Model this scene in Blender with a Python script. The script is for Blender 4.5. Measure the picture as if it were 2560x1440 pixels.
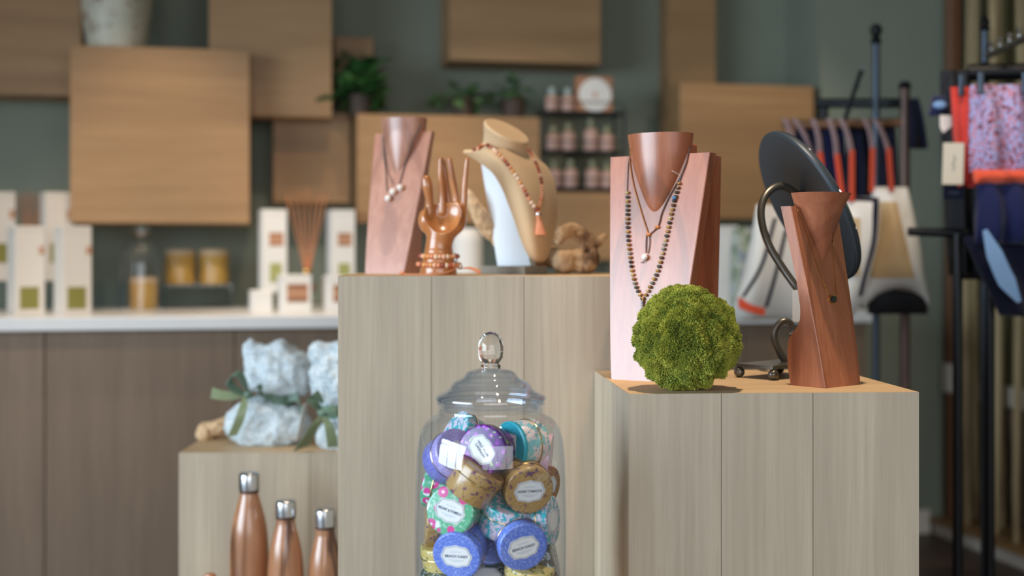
import bpy, bmesh, math, random
import numpy as np
from mathutils import Vector, Matrix
for o in list(bpy.data.objects): bpy.data.objects.remove(o)
S = bpy.context.scene
COL = S.collection
random.seed(7); RNG = np.random.default_rng(7)

# ------------------------------------------------------------------ camera, world, light, exposure
F = 3200.0          # focal length in pixels of the 2560 px wide frame (45 mm)
H = 0.97            # lens height above the floor
HY = 645.0          # pixel row of the horizon
cam = bpy.data.cameras.new('camera'); camo = bpy.data.objects.new('camera', cam); COL.objects.link(camo)
camo.location = (0, 0, H); camo.rotation_euler = (math.pi/2, 0, 0)
cam.sensor_width = 36; cam.lens = 36*F/2560; cam.shift_y = -(720-HY)/2560
cam.clip_start = .05
cam.dof.use_dof = True; cam.dof.focus_distance = 1.84; cam.dof.aperture_fstop = 2.1; cam.dof.aperture_blades = 0
S.camera = camo
vs = S.view_settings; vs.view_transform = 'Standard'; vs.look = 'None'; vs.gamma = 1; vs.use_curve_mapping = False
vs.exposure = 0.0
w = bpy.data.worlds.new('sky'); S.world = w; w.use_nodes = True
w.node_tree.nodes['Background'].inputs[0].default_value = (.80, .90, 1.0, 1)
w.node_tree.nodes['Background'].inputs[1].default_value = .5
def area(name, loc, target, sx, sy, power, col, spread=180):
    l = bpy.data.lights.new(name, 'AREA'); l.shape = 'RECTANGLE'; l.size = sx; l.size_y = sy; l.energy = power; l.color = col
    l.spread = math.radians(spread)
    o = bpy.data.objects.new(name, l); COL.objects.link(o); o.location = loc
    d = Vector(target)-Vector(loc); o.rotation_euler = d.to_track_quat('-Z', 'Y').to_euler(); return o
def spot(name, loc, target, power, ang, col=(1, .78, .56), blend=.7, size=.03):
    l = bpy.data.lights.new(name, 'SPOT'); l.energy = power; l.color = col; l.spot_size = math.radians(ang); l.spot_blend = blend
    l.shadow_soft_size = size
    o = bpy.data.objects.new(name, l); COL.objects.link(o); o.location = loc
    d = Vector(target)-Vector(loc); o.rotation_euler = d.to_track_quat('-Z', 'Y').to_euler(); return o
COOL = (.70, .86, 1.0)
# the room is turned 11.3 degrees to the lens: U runs along the back wall, N from it into the room
TA = .2; CA = 1/math.sqrt(1+TA*TA); SA = TA*CA; Y0 = 4.53
def UN(u, n, z): return np.array([u*CA+n*SA, Y0+u*SA-n*CA, z])
area('window_daylight_left', UN(-4.18, 3.9, 1.35), UN(0, 3.7, -.5), 3.2, 1.66, 164, COOL, 130)
area('storefront_daylight', UN(-.6, 7.40, 1.55), UN(-.6, 0, -1.6), 4.2, 1.9, 50, (.92, .95, 1.0), 130)
WARM = (1, .80, .60)
def aim(u, n, z, n0=1.95, du=0.0): return tuple(UN(u+du, n0, 2.92)), tuple(UN(u, n, z))
SPOTS = [aim(-1.25, .42, .95)+(62, 32), aim(-.55, .32, .98)+(45, 30), aim(-.05, .3, 1.0)+(62, 32), aim(.75, .3, 1.0)+(75, 32), aim(-1.75, .5, .9)+(40, 30),
         aim(-1.15, .55, .8, 1.1)+(85, 36), aim(-.45, .5, .8, 1.1)+(75, 36),
         ((.32, 1.72, 2.92), (.38, 1.92, 0.78), 190, 30), ((-.12, 2.2, 2.92), (-.06, 2.35, .94), 90, 30), ((-.75, 2.3, 2.92), (-.52, 2.75, .57), 34, 28), ((.7, 1.9, 2.92), (.85, 3.08, .9), 80, 26), ((1.15, 1.9, 2.92), (1.15, 2.85, 1.0), 30, 24)]
for i, (a, b, p, ang) in enumerate(SPOTS):
    spot('ceiling_spot_light', a, b, p, ang, WARM)

# ------------------------------------------------------------------ helpers
def P(px, py, d): return np.array([(px-1280)*d/F, d, H-(py-HY)*d/F])
def C(h):
    h = h.lstrip('#'); v = [int(h[i:i+2], 16)/255 for i in (0, 2, 4)]
    return tuple([(c/12.92 if c <= .04045 else ((c+.055)/1.055)**2.4) for c in v]+[1])
WM = {}
def mw(o): return WM.get(o, Matrix())
def thing(name, label, cat, loc, group=None, rz=0):
    o = bpy.data.objects.new(name, None); COL.objects.link(o); o.empty_display_size = .02
    o.location = tuple(float(c) for c in loc); o.rotation_euler = (0, 0, rz)
    WM[o] = Matrix.Translation(o.location) @ Matrix.Rotation(rz, 4, 'Z')
    o['label'] = label; o['category'] = cat
    if group: o['group'] = group
    return o
def to_mesh(name, geo, mat, smooth=40):
    V, Fc = geo[0], geo[1]
    me = bpy.data.meshes.new(name)
    me.from_pydata([tuple(map(float, v)) for v in V], [], [tuple(map(int, f)) for f in Fc])
    if mat is not None:
        for m in (mat if isinstance(mat, (list, tuple)) else [mat]): me.materials.append(m)
    if len(geo) > 2 and geo[2] is not None:
        me.polygons.foreach_set('material_index', np.asarray(geo[2], dtype=np.int32))
    if smooth:
        me.polygons.foreach_set('use_smooth', [True]*len(me.polygons))
        me.update(); me.set_sharp_from_angle(angle=math.radians(smooth))
    me.update()
    return me
def part(name, geo, mat, parent, smooth=40, label=None, kind=None):
    inv = mw(parent).inverted(); V = np.asarray(geo[0], float)
    V = xf(V, inv)
    me = to_mesh(name, (V,)+tuple(geo[1:]), mat, smooth)
    o = bpy.data.objects.new(name, me); COL.objects.link(o); o.parent = parent; WM[o] = mw(parent)
    if label: o['label'] = label
    if kind: o['kind'] = kind
    return o
def solo(name, geo, mat, label=None, cat=None, group=None, kind=None, smooth=40, origin=None):
    V = np.asarray(geo[0], float)
    if origin is None: origin = np.array([(V[:, 0].min()+V[:, 0].max())/2, (V[:, 1].min()+V[:, 1].max())/2, V[:, 2].min()])
    o = bpy.data.objects.new(name, to_mesh(name, (V-origin,)+tuple(geo[1:]), mat, smooth)); COL.objects.link(o)
    o.location = tuple(map(float, origin)); WM[o] = Matrix.Translation(o.location)
    if label: o['label'] = label
    if cat: o['category'] = cat
    if group: o['group'] = group
    if kind: o['kind'] = kind
    return o
def inst(name, mesh, M, parent):
    """a part that shares mesh data; M = world matrix"""
    o = bpy.data.objects.new(name, mesh); COL.objects.link(o); o.parent = parent
    Ml = mw(parent).inverted() @ M
    o.matrix_basis = Ml; WM[o] = M
    return o
def xf(V, M):
    A = np.array(M); V = np.asarray(V, float); return V @ A[:3, :3].T + A[:3, 3]
def frame(o, ux, uy, uz):
    M = Matrix.Identity(4)
    for i in range(3):
        M[i][0] = float(ux[i]); M[i][1] = float(uy[i]); M[i][2] = float(uz[i]); M[i][3] = float(o[i])
    return M
def rotz(o, a): return Matrix.Translation(tuple(map(float, o))) @ Matrix.Rotation(a, 4, 'Z')
def axisframe(o, z, up=(0, 0, 1), roll=0):
    z = Vector([float(c) for c in z]).normalized(); u = Vector(up)
    x = u.cross(z)
    if x.length < 1e-3: x = Vector((1, 0, 0)).cross(z)
    x.normalize(); y = z.cross(x)
    R = Matrix((x, y, z)).transposed().to_4x4()
    return Matrix.Translation(tuple(map(float, o))) @ R @ Matrix.Rotation(roll, 4, 'Z')
def cat(*gs):
    V = []; Fc = []; Mi = []; n = 0; anym = any(len(g) > 2 and g[2] is not None for g in gs)
    for g in gs:
        v = np.asarray(g[0], float); V.append(v); Fc += [tuple(i+n for i in f) for f in g[1]]
        if anym: Mi += list(g[2]) if len(g) > 2 and g[2] is not None else [0]*len(g[1])
        n += len(v)
    return (np.vstack(V), Fc, Mi if anym else None)
def tr(g, M): return (xf(g[0], M),)+tuple(g[1:])
def box(x0, x1, y0, y1, z0, z1, bev=0, seg=1):
    bm = bmesh.new(); bmesh.ops.create_cube(bm, size=1)
    for v in bm.verts: v.co = Vector(((x0+x1)/2+v.co.x*(x1-x0), (y0+y1)/2+v.co.y*(y1-y0), (z0+z1)/2+v.co.z*(z1-z0)))
    if bev: bmesh.ops.bevel(bm, geom=bm.edges[:], offset=bev, segments=seg, affect='EDGES', profile=.5)
    bm.verts.index_update()
    V = np.array([v.co[:] for v in bm.verts]); Fc = [tuple(v.index for v in f.verts) for f in bm.faces]; bm.free()
    return V, Fc
def hexa(pts):   # 8 corners: bottom ring ccw, top ring ccw
    return np.array(pts, float), [(3, 2, 1, 0), (4, 5, 6, 7), (0, 1, 5, 4), (1, 2, 6, 5), (2, 3, 7, 6), (3, 0, 4, 7)]
def loft(rings, close=True, cap0=True, cap1=True):
    n = len(rings[0]); V = np.vstack([np.asarray(r, float) for r in rings]); Fc = []
    for i in range(len(rings)-1):
        for j in range(n if close else n-1):
            a = i*n+j; b = i*n+(j+1) % n; Fc.append((a, b, b+n, a+n))
    if cap0: Fc.append(tuple(range(n-1, -1, -1)))
    if cap1: Fc.append(tuple((len(rings)-1)*n+j for j in range(n)))
    return V, Fc
def lathe(prof, seg=32, M=None, cap0=True, cap1=True):
    rings = []
    for r, z in prof:
        r = max(r, 1e-5)
        rings.append([(r*math.cos(2*math.pi*j/seg), r*math.sin(2*math.pi*j/seg), z) for j in range(seg)])
    g = loft(rings, True, cap0, cap1)
    return tr(g, M) if M is not None else g
def spline(pts, n):
    """Catmull-Rom through pts"""
    p = np.asarray(pts, float); p = np.vstack([2*p[0]-p[1], p, 2*p[-1]-p[-2]]); m = len(p)-3; out = []
    for k in range(n):
        t = k/(n-1)*m; i = min(int(t), m-1); f = t-i; a, b, c, d = p[i:i+4]
        out.append(.5*((2*b)+(c-a)*f+(2*a-5*b+4*c-d)*f*f+(3*b-a-3*c+d)*f**3))
    return np.array(out)
def tube(pts, r, seg=8, closed=False, cap=True, flat=1.0, up=(0, 0, 1)):
    p = np.asarray(pts, float); n = len(p); rr = np.broadcast_to(np.asarray(r, float), (n,)); rings = []; prev = None
    for i in range(n):
        a = p[(i-1) % n] if (closed or i > 0) else p[i]; b = p[(i+1) % n] if (closed or i < n-1) else p[i]
        t = b-a; t = t/(np.linalg.norm(t)+1e-12)
        if prev is None:
            u = np.asarray(up, float); u = u-t*np.dot(u, t)
            if np.linalg.norm(u) < 1e-3: u = np.array([1., 0, 0]); u = u-t*np.dot(u, t)
        else: u = prev-t*np.dot(prev, t)
        u /= np.linalg.norm(u)+1e-12; prev = u; v = np.cross(t, u)
        rings.append([p[i]+rr[i]*(math.cos(2*math.pi*j/seg)*u*flat+math.sin(2*math.pi*j/seg)*v) for j in range(seg)])
    if closed:
        V, Fc = loft(rings+[rings[0]], True, False, False); k = seg; N = n*seg
        return V[:N], [tuple(i % N for i in f) for f in Fc]
    return loft(rings, True, cap, cap)
def strip(pts, width, wdir, th=.0006):
    """ribbon: centre line pts, half width array, width direction(s)"""
    p = np.asarray(pts, float); n = len(p); wd = np.broadcast_to(np.asarray(wdir, float), (n, 3)); ww = np.broadcast_to(np.asarray(width, float), (n,)); rings = []
    for i in range(n):
        t = p[min(i+1, n-1)]-p[max(i-1, 0)]; t /= np.linalg.norm(t)+1e-12
        d = wd[i]/np.linalg.norm(wd[i]); nn = np.cross(t, d); nn /= np.linalg.norm(nn)+1e-9
        rings.append([p[i]-d*ww[i]-nn*th, p[i]+d*ww[i]-nn*th, p[i]+d*ww[i]+nn*th, p[i]-d*ww[i]+nn*th])
    return loft(rings)
def sheet(G, th):
    """closed shell from a grid of points G[i][j] with thickness th"""
    G = np.asarray(G, float); n, m, _ = G.shape
    du = np.gradient(G, axis=0); dv = np.gradient(G, axis=1); N = np.cross(du, dv); N /= np.linalg.norm(N, axis=2, keepdims=True)+1e-12
    A = (G-N*th/2).reshape(-1, 3); B = (G+N*th/2).reshape(-1, 3); V = np.vstack([A, B]); o = n*m; Fc = []
    for i in range(n-1):
        for j in range(m-1):
            a = i*m+j; Fc.append((a, a+1, a+m+1, a+m)); Fc.append((o+a, o+a+m, o+a+m+1, o+a+1))
    for i in range(n-1):
        a = i*m; Fc.append((a, a+m, o+a+m, o+a)); a = i*m+m-1; Fc.append((a, o+a, o+a+m, a+m))
    for j in range(m-1):
        a = j; Fc.append((a, o+a, o+a+1, a+1)); a = (n-1)*m+j; Fc.append((a, a+1, o+a+1, o+a))
    return V, Fc
def poly(pts2, z0, z1, M=None):
    n = len(pts2); V = [(x, y, z0) for x, y in pts2]+[(x, y, z1) for x, y in pts2]
    Fc = [tuple(range(n-1, -1, -1)), tuple(range(n, 2*n))]+[(j, (j+1) % n, n+(j+1) % n, n+j) for j in range(n)]
    g = (np.array(V, float), Fc); return tr(g, M) if M is not None else g
def sphere(r, seg=12, rings=8, sc=(1, 1, 1)):
    pr = [(r*math.sin(math.pi*k/rings), -r*math.cos(math.pi*k/rings)) for k in range(rings+1)]
    g = lathe(pr, seg); return g[0]*np.array(sc), g[1]
def ico(sub, r=1):
    bm = bmesh.new(); bmesh.ops.create_icosphere(bm, subdivisions=sub, radius=r); bm.verts.index_update()
    V = np.array([v.co[:] for v in bm.verts]); Fc = [tuple(v.index for v in f.verts) for f in bm.faces]; bm.free(); return V, Fc
# value noise
_H = np.random.default_rng(3).random((32, 32, 32))
def vnoise(p):
    p = np.asarray(p, float); i = np.floor(p).astype(int); f = p-i; f = f*f*(3-2*f); out = 0
    for a in (0, 1):
        for b in (0, 1):
            for c in (0, 1):
                h = _H[(i[..., 0]+a) % 32, (i[..., 1]+b) % 32, (i[..., 2]+c) % 32]
                out = out+h*(f[..., 0] if a else 1-f[..., 0])*(f[..., 1] if b else 1-f[..., 1])*(f[..., 2] if c else 1-f[..., 2])
    return out*2-1
def fbm(p, oct=3):
    s = 0; a = 1
    for k in range(oct): s = s+a*vnoise(p*(2**k)+17.3*k); a *= .5
    return s
# signed distance fields + surface nets
def nets(fn, lo, hi, step):
    ax = [np.arange(lo[k]-step, hi[k]+step*1.01, step) for k in range(3)]
    X = np.stack(np.meshgrid(*ax, indexing='ij'), -1); D = fn(X); n = D.shape; ins = D < 0
    c = (n[0]-1, n[1]-1, n[2]-1); acc = np.zeros(c+(3,)); cnt = np.zeros(c)
    corners = [(a, b, d) for a in (0, 1) for b in (0, 1) for d in (0, 1)]
    sl = lambda o: tuple(slice(o[k], o[k]+c[k]) for k in range(3))
    for i, p in enumerate(corners):
        for k in range(3):
            if p[k] == 0:
                q = list(p); q[k] = 1; q = tuple(q); A = D[sl(p)]; B = D[sl(q)]; m = (A < 0) != (B < 0)
                t = np.where(m, A/(A-B+1e-15), 0)
                base = np.zeros(3); base[:] = p
                pos = np.broadcast_to(base, c+(3,)).copy(); pos[..., k] += t
                acc += np.where(m[..., None], pos, 0); cnt += m
    act = cnt > 0; idx = -np.ones(c, int); idx[act] = np.arange(act.sum())
    cell = np.argwhere(act); V = (cell+acc[act]/cnt[act][:, None])*step+np.array([a[0] for a in ax]); Fc = []
    for k in range(3):
        u, v = (k+1) % 3, (k+2) % 3
        s0 = [slice(1, -1)]*3; s1 = [slice(1, -1)]*3; s0[k] = slice(0, n[k]-1); s1[k] = slice(1, n[k])
        A = ins[tuple(s0)]; B = ins[tuple(s1)]; e = np.argwhere(A != B)
        off = np.ones(3, int); off[k] = 0; e = e+off
        flip = ins[e[:, 0], e[:, 1], e[:, 2]]
        def cid(du, dv):
            q = e.copy(); q[:, u] -= du; q[:, v] -= dv; return idx[q[:, 0], q[:, 1], q[:, 2]]
        Q = np.stack([cid(1, 1), cid(0, 1), cid(0, 0), cid(1, 0)], 1); Q[~flip] = Q[~flip][:, ::-1]
        Fc.append(Q)
    Fc = np.vstack(Fc)
    return V, [tuple(q) for q in Fc.tolist()]
def smin(a, b, k): h = np.clip(.5+.5*(b-a)/k, 0, 1); return b*(1-h)+a*h-k*h*(1-h)
def caps(X, a, b, ra, rb):
    a = np.asarray(a, float); b = np.asarray(b, float); ba = b-a; t = np.clip(((X-a)@ba)/(ba@ba), 0, 1)
    return np.linalg.norm(X-a-t[..., None]*ba, axis=-1)-(ra+(rb-ra)*t)
def ell(X, c, r):
    r = np.asarray(r, float); q = (X-np.asarray(c, float))/r; l = np.linalg.norm(q, axis=-1); l2 = np.linalg.norm(q/r, axis=-1)+1e-9
    return l*(l-1)/l2
def chain(X, pts, rr, k=.004, n=14):
    q = spline([list(p)+[r] for p, r in zip(pts, rr)], n) if len(pts) > 2 else np.array([list(p)+[r] for p, r in zip(pts, rr)]); s = None
    for i in range(len(q)-1):
        c = caps(X, q[i, :3], q[i+1, :3], q[i, 3], q[i+1, 3]); s = c if s is None else np.minimum(s, c)
    return s
def text_geo(body, size, bold=0.0, spacing=1.0):
    cu = bpy.data.curves.new('t', 'FONT'); cu.body = body; cu.size = size; cu.align_x = 'CENTER'; cu.align_y = 'CENTER'; cu.offset = bold; cu.space_character = spacing
    cu.resolution_u = 2; cu.extrude = .00005
    o = bpy.data.objects.new('t', cu); COL.objects.link(o); dg = bpy.context.evaluated_depsgraph_get(); me = bpy.data.meshes.new_from_object(o.evaluated_get(dg))
    V = np.array([v.co[:] for v in me.vertices]); Fc = [tuple(p.vertices) for p in me.polygons]
    bpy.data.objects.remove(o); bpy.data.curves.remove(cu); bpy.data.meshes.remove(me)
    return V, Fc

# ------------------------------------------------------------------ materials
class NT:
    def __init__(s, name):
        s.m = bpy.data.materials.new(name); s.m.use_nodes = True; s.t = s.m.node_tree; s.b = s.t.nodes['Principled BSDF']; s.out = s.t.nodes['Material Output']
    def n(s, typ, **kw):
        nd = s.t.nodes.new(typ)
        for k, v in kw.items():
            if k.startswith('i_'): nd.inputs[k[2:].replace('_', ' ')].default_value = v
            else: setattr(nd, k, v)
        return nd
    def l(s, a, b): s.t.links.new(a, b)
    def coord(s, scale=(1, 1, 1), rnd=True, kind='Object', rot=(0, 0, 0)):
        tc = s.n('ShaderNodeTexCoord'); mp = s.n('ShaderNodeMapping'); mp.inputs['Scale'].default_value = scale; mp.inputs['Rotation'].default_value = rot
        s.l(tc.outputs[kind], mp.inputs['Vector'])
        if rnd:
            oi = s.n('ShaderNodeObjectInfo'); ml = s.n('ShaderNodeMath', operation='MULTIPLY'); ml.inputs[1].default_value = 37.0; s.l(oi.outputs['Random'], ml.inputs[0]); s.l(ml.outputs[0], mp.inputs['Location'])
        return mp.outputs[0]
    def noise(s, co, scale, detail=3, rough=.5, dist=0):
        nd = s.n('ShaderNodeTexNoise'); nd.inputs['Scale'].default_value = scale; nd.inputs['Detail'].default_value = detail; nd.inputs['Roughness'].default_value = rough; nd.inputs['Distortion'].default_value = dist
        s.l(co, nd.inputs['Vector']); return nd.outputs['Fac']
    def vor(s, co, scale, feat='F1', out='Distance', rnd=1.0):
        nd = s.n('ShaderNodeTexVoronoi', feature=feat); nd.inputs['Scale'].default_value = scale; nd.inputs['Randomness'].default_value = rnd; s.l(co, nd.inputs['Vector']); return nd.outputs[out]
    def ramp(s, f, stops, interp='LINEAR'):
        nd = s.n('ShaderNodeValToRGB'); e = nd.color_ramp.elements; nd.color_ramp.interpolation = interp
        while len(e) < len(stops): e.new(.5)
        for k, (p, c) in enumerate(stops): e[k].position = p; e[k].color = c if len(c) == 4 else tuple(c)+(1,)
        s.l(f, nd.inputs[0]); return nd.outputs[0]
    def mix(s, f, a, b, mode='MIX'):
        nd = s.n('ShaderNodeMix', data_type='RGBA', blend_type=mode)
        if hasattr(f, 'links'): s.l(f, nd.inputs[0])
        else: nd.inputs[0].default_value = f
        for k, v in ((6, a), (7, b)):
            if hasattr(v, 'links'): s.l(v, nd.inputs[k])
            else: nd.inputs[k].default_value = v
        return nd.outputs[2]
    def bump(s, f, strength=.2, dist=.002):
        nd = s.n('ShaderNodeBump'); nd.inputs['Strength'].default_value = strength; nd.inputs['Distance'].default_value = dist; s.l(f, nd.inputs['Height']); s.l(nd.outputs[0], s.b.inputs['Normal'])
    def col(s, c):
        if hasattr(c, 'links'): s.l(c, s.b.inputs['Base Color'])
        else: s.b.inputs['Base Color'].default_value = c
    def set(s, **kw):
        for k, v in kw.items(): s.b.inputs[k.replace('_', ' ')].default_value = v
        return s
def plain(name, c, rough=.5, metal=0, spec=.5, var=.12, vscale=8, bump=0, bscale=60, bdist=.002, **kw):
    n = NT(name); c = C(c) if isinstance(c, str) else c
    co = n.coord(); f = n.noise(co, vscale, 4)
    lo = tuple(x*(1-var) for x in c[:3])+(1,); hi = tuple(min(1, x*(1+var)) for x in c[:3])+(1,)
    n.col(n.ramp(f, [(.3, lo), (.7, hi)])); n.set(Roughness=rough, Metallic=metal, Specular_IOR_Level=spec, **kw)
    if bump: n.bump(n.noise(co, bscale, 3), bump, bdist)
    return n.m
def wood(name, c1, c2, grain=(1, 1, .06), scale=70, rough=.5, streak=None, spec=.5, coat=0, bump=.05, rings=0, ringcol=None, crough=.15):
    n = NT(name); co = n.coord(grain)
    f = n.noise(co, scale, 6, .62, .4); g = n.noise(co, scale*.13, 3, .5, .8)
    a = n.ramp(f, [(.28, C(c1)), (.72, C(c2))])
    dark = tuple(x*.86 for x in C(c1)[:3])+(1,)
    a = n.mix(n.ramp(g, [(.42, (0, 0, 0)), (.62, (.55, .55, .55))]), a, dark)
    if rings:
        wv = n.n('ShaderNodeTexWave', wave_type='RINGS', rings_direction='SPHERICAL'); wv.inputs['Scale'].default_value = rings; wv.inputs['Distortion'].default_value = 2.5; wv.inputs['Detail'].default_value = 2; wv.inputs['Detail Scale'].default_value = 1.2
        n.l(n.coord((1, 1, .22), rnd=False), wv.inputs['Vector'])
        a = n.mix(n.ramp(wv.outputs['Fac'], [(.86, (0, 0, 0)), (.96, (.5, .5, .5))]), a, C(ringcol or c1))
    if streak:
        s = n.noise(co, scale*.3, 3, .5, 1.2); a = n.mix(n.ramp(s, [(.52, (0, 0, 0)), (.66, (.9, .9, .9))]), a, C(streak))
    n.col(a); n.set(Roughness=rough, Specular_IOR_Level=spec, Coat_Weight=coat, Coat_Roughness=crough)
    n.bump(f, bump, .001); return n.m
def thin_glass(name, tint=(.96, .98, 1, 1), edge=(.78, .84, .90, 1), rough=.0, ior=1.5, boost=1.0):
    n = NT(name); t = n.t; t.nodes.remove(n.b)
    lw = n.n('ShaderNodeLayerWeight'); lw.inputs[0].default_value = .35
    tr_ = n.n('ShaderNodeBsdfTransparent'); n.l(n.mix(lw.outputs['Facing'], tint, edge), tr_.inputs[0])
    gl = n.n('ShaderNodeBsdfGlossy'); gl.inputs['Roughness'].default_value = rough; gl.inputs[0].default_value = (1, 1, 1, 1)
    l2 = n.n('ShaderNodeLayerWeight'); l2.inputs[0].default_value = .5      # Schlick reflectance, the same from both sides of the thin wall
    pw = n.n('ShaderNodeMath', operation='POWER'); pw.inputs[1].default_value = 5.0; n.l(l2.outputs['Facing'], pw.inputs[0])
    r0 = ((ior-1)/(ior+1))**2*boost; ml = n.n('ShaderNodeMath', operation='MULTIPLY_ADD', use_clamp=True); ml.inputs[1].default_value = .9-r0; ml.inputs[2].default_value = r0; n.l(pw.outputs[0], ml.inputs[0])
    mx = n.n('ShaderNodeMixShader'); n.l(ml.outputs[0], mx.inputs[0]); n.l(tr_.outputs[0], mx.inputs[1]); n.l(gl.outputs[0], mx.inputs[2]); n.l(mx.outputs[0], n.out.inputs[0])
    return n.m
def solid_glass(name, tint=(1, 1, 1, 1)):
    n = NT(name); n.set(Base_Color=tint, Roughness=0, IOR=1.45, Transmission_Weight=1.0); return n.m
def fabric(name, c, rough=.85, weave=900, var=.1, bump=.15, sheen=.2):
    n = NT(name); c = C(c); co = n.coord(); f = n.noise(co, weave, 2); g = n.noise(co, 12, 3)
    lo = tuple(x*(1-var) for x in c[:3])+(1,); hi = tuple(min(1, x*(1+var)) for x in c[:3])+(1,)
    n.col(n.mix(n.ramp(f, [(.3, (0, 0, 0)), (.7, (.6, .6, .6))]), n.ramp(g, [(.3, lo), (.7, hi)]), lo)); n.set(Roughness=rough, Specular_IOR_Level=.2, Sheen_Weight=sheen); n.bump(f, bump, .001); return n.m
MT = {}
MT['wall'] = plain('sage_paint', '#7e8577', .75, var=.05, vscale=3, bump=.03, bscale=150)
MT['ceiling'] = plain('ceiling_paint', '#8f8a80', .8, var=.03)
MT['white_trim'] = plain('white_trim_paint', '#dcd4c6', .5, var=.03)
MT['olive'] = plain('olive_paint', '#7a7350', .75, var=.06, vscale=3)
MT['floor'] = wood('floor_boards', '#4a3c36', '#5b4b43', (1, .05, 1), 60, .45)
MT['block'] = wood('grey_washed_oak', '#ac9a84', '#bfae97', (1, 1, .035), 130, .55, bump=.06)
MT['blocktop_lit'] = wood('oak_top_lit', '#c0a179', '#d2b48c', (.05, 1, 1), 95, .5)  # same oak, lightened and warmed to paint in the spot light from above
MT['box'] = wood('box_oak_veneer', '#96724b', '#aa855c', (.05, 1, 1), 60, .5, bump=.03)
MT['counter'] = wood('counter_oak', '#776250', '#86705c', (1, 1, .05), 70, .55)
MT['worktop'] = plain('white_worktop', '#dcdcdc', .3, var=.02)
MT['teak'] = wood('reddish_carved_wood', '#9c5c40', '#b87656', (1, 1, .08), 110, .36, spec=.5, bump=.04, rings=9, ringcol='#7d4630')
MT['teak2'] = wood('pink_brown_carved_wood', '#9a5334', '#b56d49', (1, 1, .08), 110, .45, spec=.5, coat=1.0, bump=.03, rings=7, ringcol='#7a4630', crough=.25)
MT['teak3'] = wood('sheen_paled_carved_wood', '#ab7059', '#c48e75', (1, 1, .08), 110, .42, spec=.5, coat=1.0, bump=.03, rings=7, ringcol='#8c5a46', crough=.34)  # base paled towards pink, putting window sheen into the wood colour
MT['hand'] = wood('polished_hand_wood', '#b06a38', '#c8834c', (1, 1, .15), 90, .30, spec=.5, coat=.6, bump=.02, rings=10, ringcol='#8a4f2a')
MT['white_card'] = plain('white_card', '#e4e2de', .6, var=.02)
MT['grey_card'] = plain('off_white_card', '#d8d0c6', .6, var=.02)
MT['olive_label'] = plain('olive_print', '#86813f', .5, var=.08)
MT['moss_label'] = plain('pale_green_print', '#a3a566', .5, var=.08)
MT['brown_label'] = plain('terracotta_print', '#b98a6c', .6, var=.06)
MT['brown_dark'] = plain('dark_terracotta_print', '#a3633f', .6, var=.06)
MT['reed'] = plain('rattan_reed', '#d08658', .7, var=.15)
MT['acrylic'] = thin_glass('acrylic', (.95, .97, .97, 1), (.75, .8, .82, 1), .02, 1.45)
MT['glass'] = thin_glass('clear_glass', (.985, .99, 1, 1), (.72, .82, .94, 1), 0.0, 1.5, 1.5)
MT['knob'] = solid_glass('solid_glass')
MT['candle'] = plain('amber_wax', '#c49a48', .35, var=.1, Coat_Weight=.6, Transmission_Weight=.0)
MT['lidwood'] = plain('pale_lid', '#c9ae8a', .5)
MT['steel'] = plain('brushed_steel', '#c9c9cb', .22, 1.0, var=.05)
MT['bottle'] = wood('wood_print_bottle', '#996746', '#b58260', (1, 1, .07), 60, .24, streak='#4e2c1c', spec=.5, coat=.4, bump=.0)
MT['iron'] = plain('bronze_iron', '#6a675f', .32, .7, var=.12)
MT['mirror_back'] = plain('dark_painted_metal', '#353e46', .42, .2, var=.05)
MT['mirror'] = plain('mirror_silver', '#e8e8e8', .02, 1.0, var=0)
MT['black'] = plain('black_metal', '#15161a', .4, .5, var=.1)
MT['chrome'] = plain('chrome_grey', '#424b57', .4, .7, var=.05)
MT['brownpost'] = plain('brown_metal', '#5c463f', .4, .4, var=.1)
MT['cord'] = plain('dark_cord', '#4b4744', .7)
MT['leather'] = plain('tan_leather_cord', '#b4713f', .55)
MT['leather_dark'] = plain('dark_leather_cord', '#5a4238', .55)
MT['pearl'] = plain('pearl', '#ece4dc', .18, var=.04, Coat_Weight=.8, Sheen_Weight=.2)
MT['gold'] = plain('gold', '#d9a860', .25, 1.0, var=.05)
MT['linen'] = fabric('natural_linen', '#d8b68e', .9, 700, .08, .35, .1)
MT['easel_white'] = plain('white_lacquer', '#e6eaee', .4, var=.02)
MT['grey_wood'] = wood('grey_wood_base', '#8d8578', '#a09686', (.06, 1, 1), 90, .6)
MT['stone'] = plain('onyx', '#14141c', .12, var=.1, Coat_Weight=1.0)
# ------------------------------------------------------------------ the room
MUN = frame(UN(0, 0, 0), (CA, SA, 0), (SA, -CA, 0), (0, 0, 1))     # (u, n, z) -> world
def ubox(u0, u1, n0, n1, z0, z1, bev=0):
    V, Fc = box(u0, u1, n0, n1, z0, z1, bev); return xf(V, MUN), [tuple(reversed(f)) for f in Fc]
def struct(name, geo, mat, smooth=None): return solo(name, geo, mat, kind='structure', smooth=smooth)
UR = 1.65
fl = struct('floor', ubox(-4.15, UR+.15, -.2, 7.35, -.08, -.012), MT['floor'])
for k in range(38):      # floor boards run along the back wall
    n0 = .02+k*.19
    part('floor_board', ubox(-3.99, UR-.002, n0+.001, n0+.189, -.012, 0, .0012), MT['floor'], fl, smooth=None)
struct('ceiling', ubox(-4.15, UR+.15, -.2, 7.35, 3.0, 3.1), MT['ceiling'])
struct('wall_back', cat(ubox(-4.15, UR+.15, -.15, 0, 0, 3.0), ubox(1.03, UR, 0, .3, 0, 3.0)), MT['wall'])
struct('baseboard_back', ubox(1.03, 1.44, .3, .315, 0, .085, .003), MT['white_trim'])
struct('wall_right', ubox(UR, UR+.15, 0, 7.35, 0, 3.0), MT['olive'])
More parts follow.
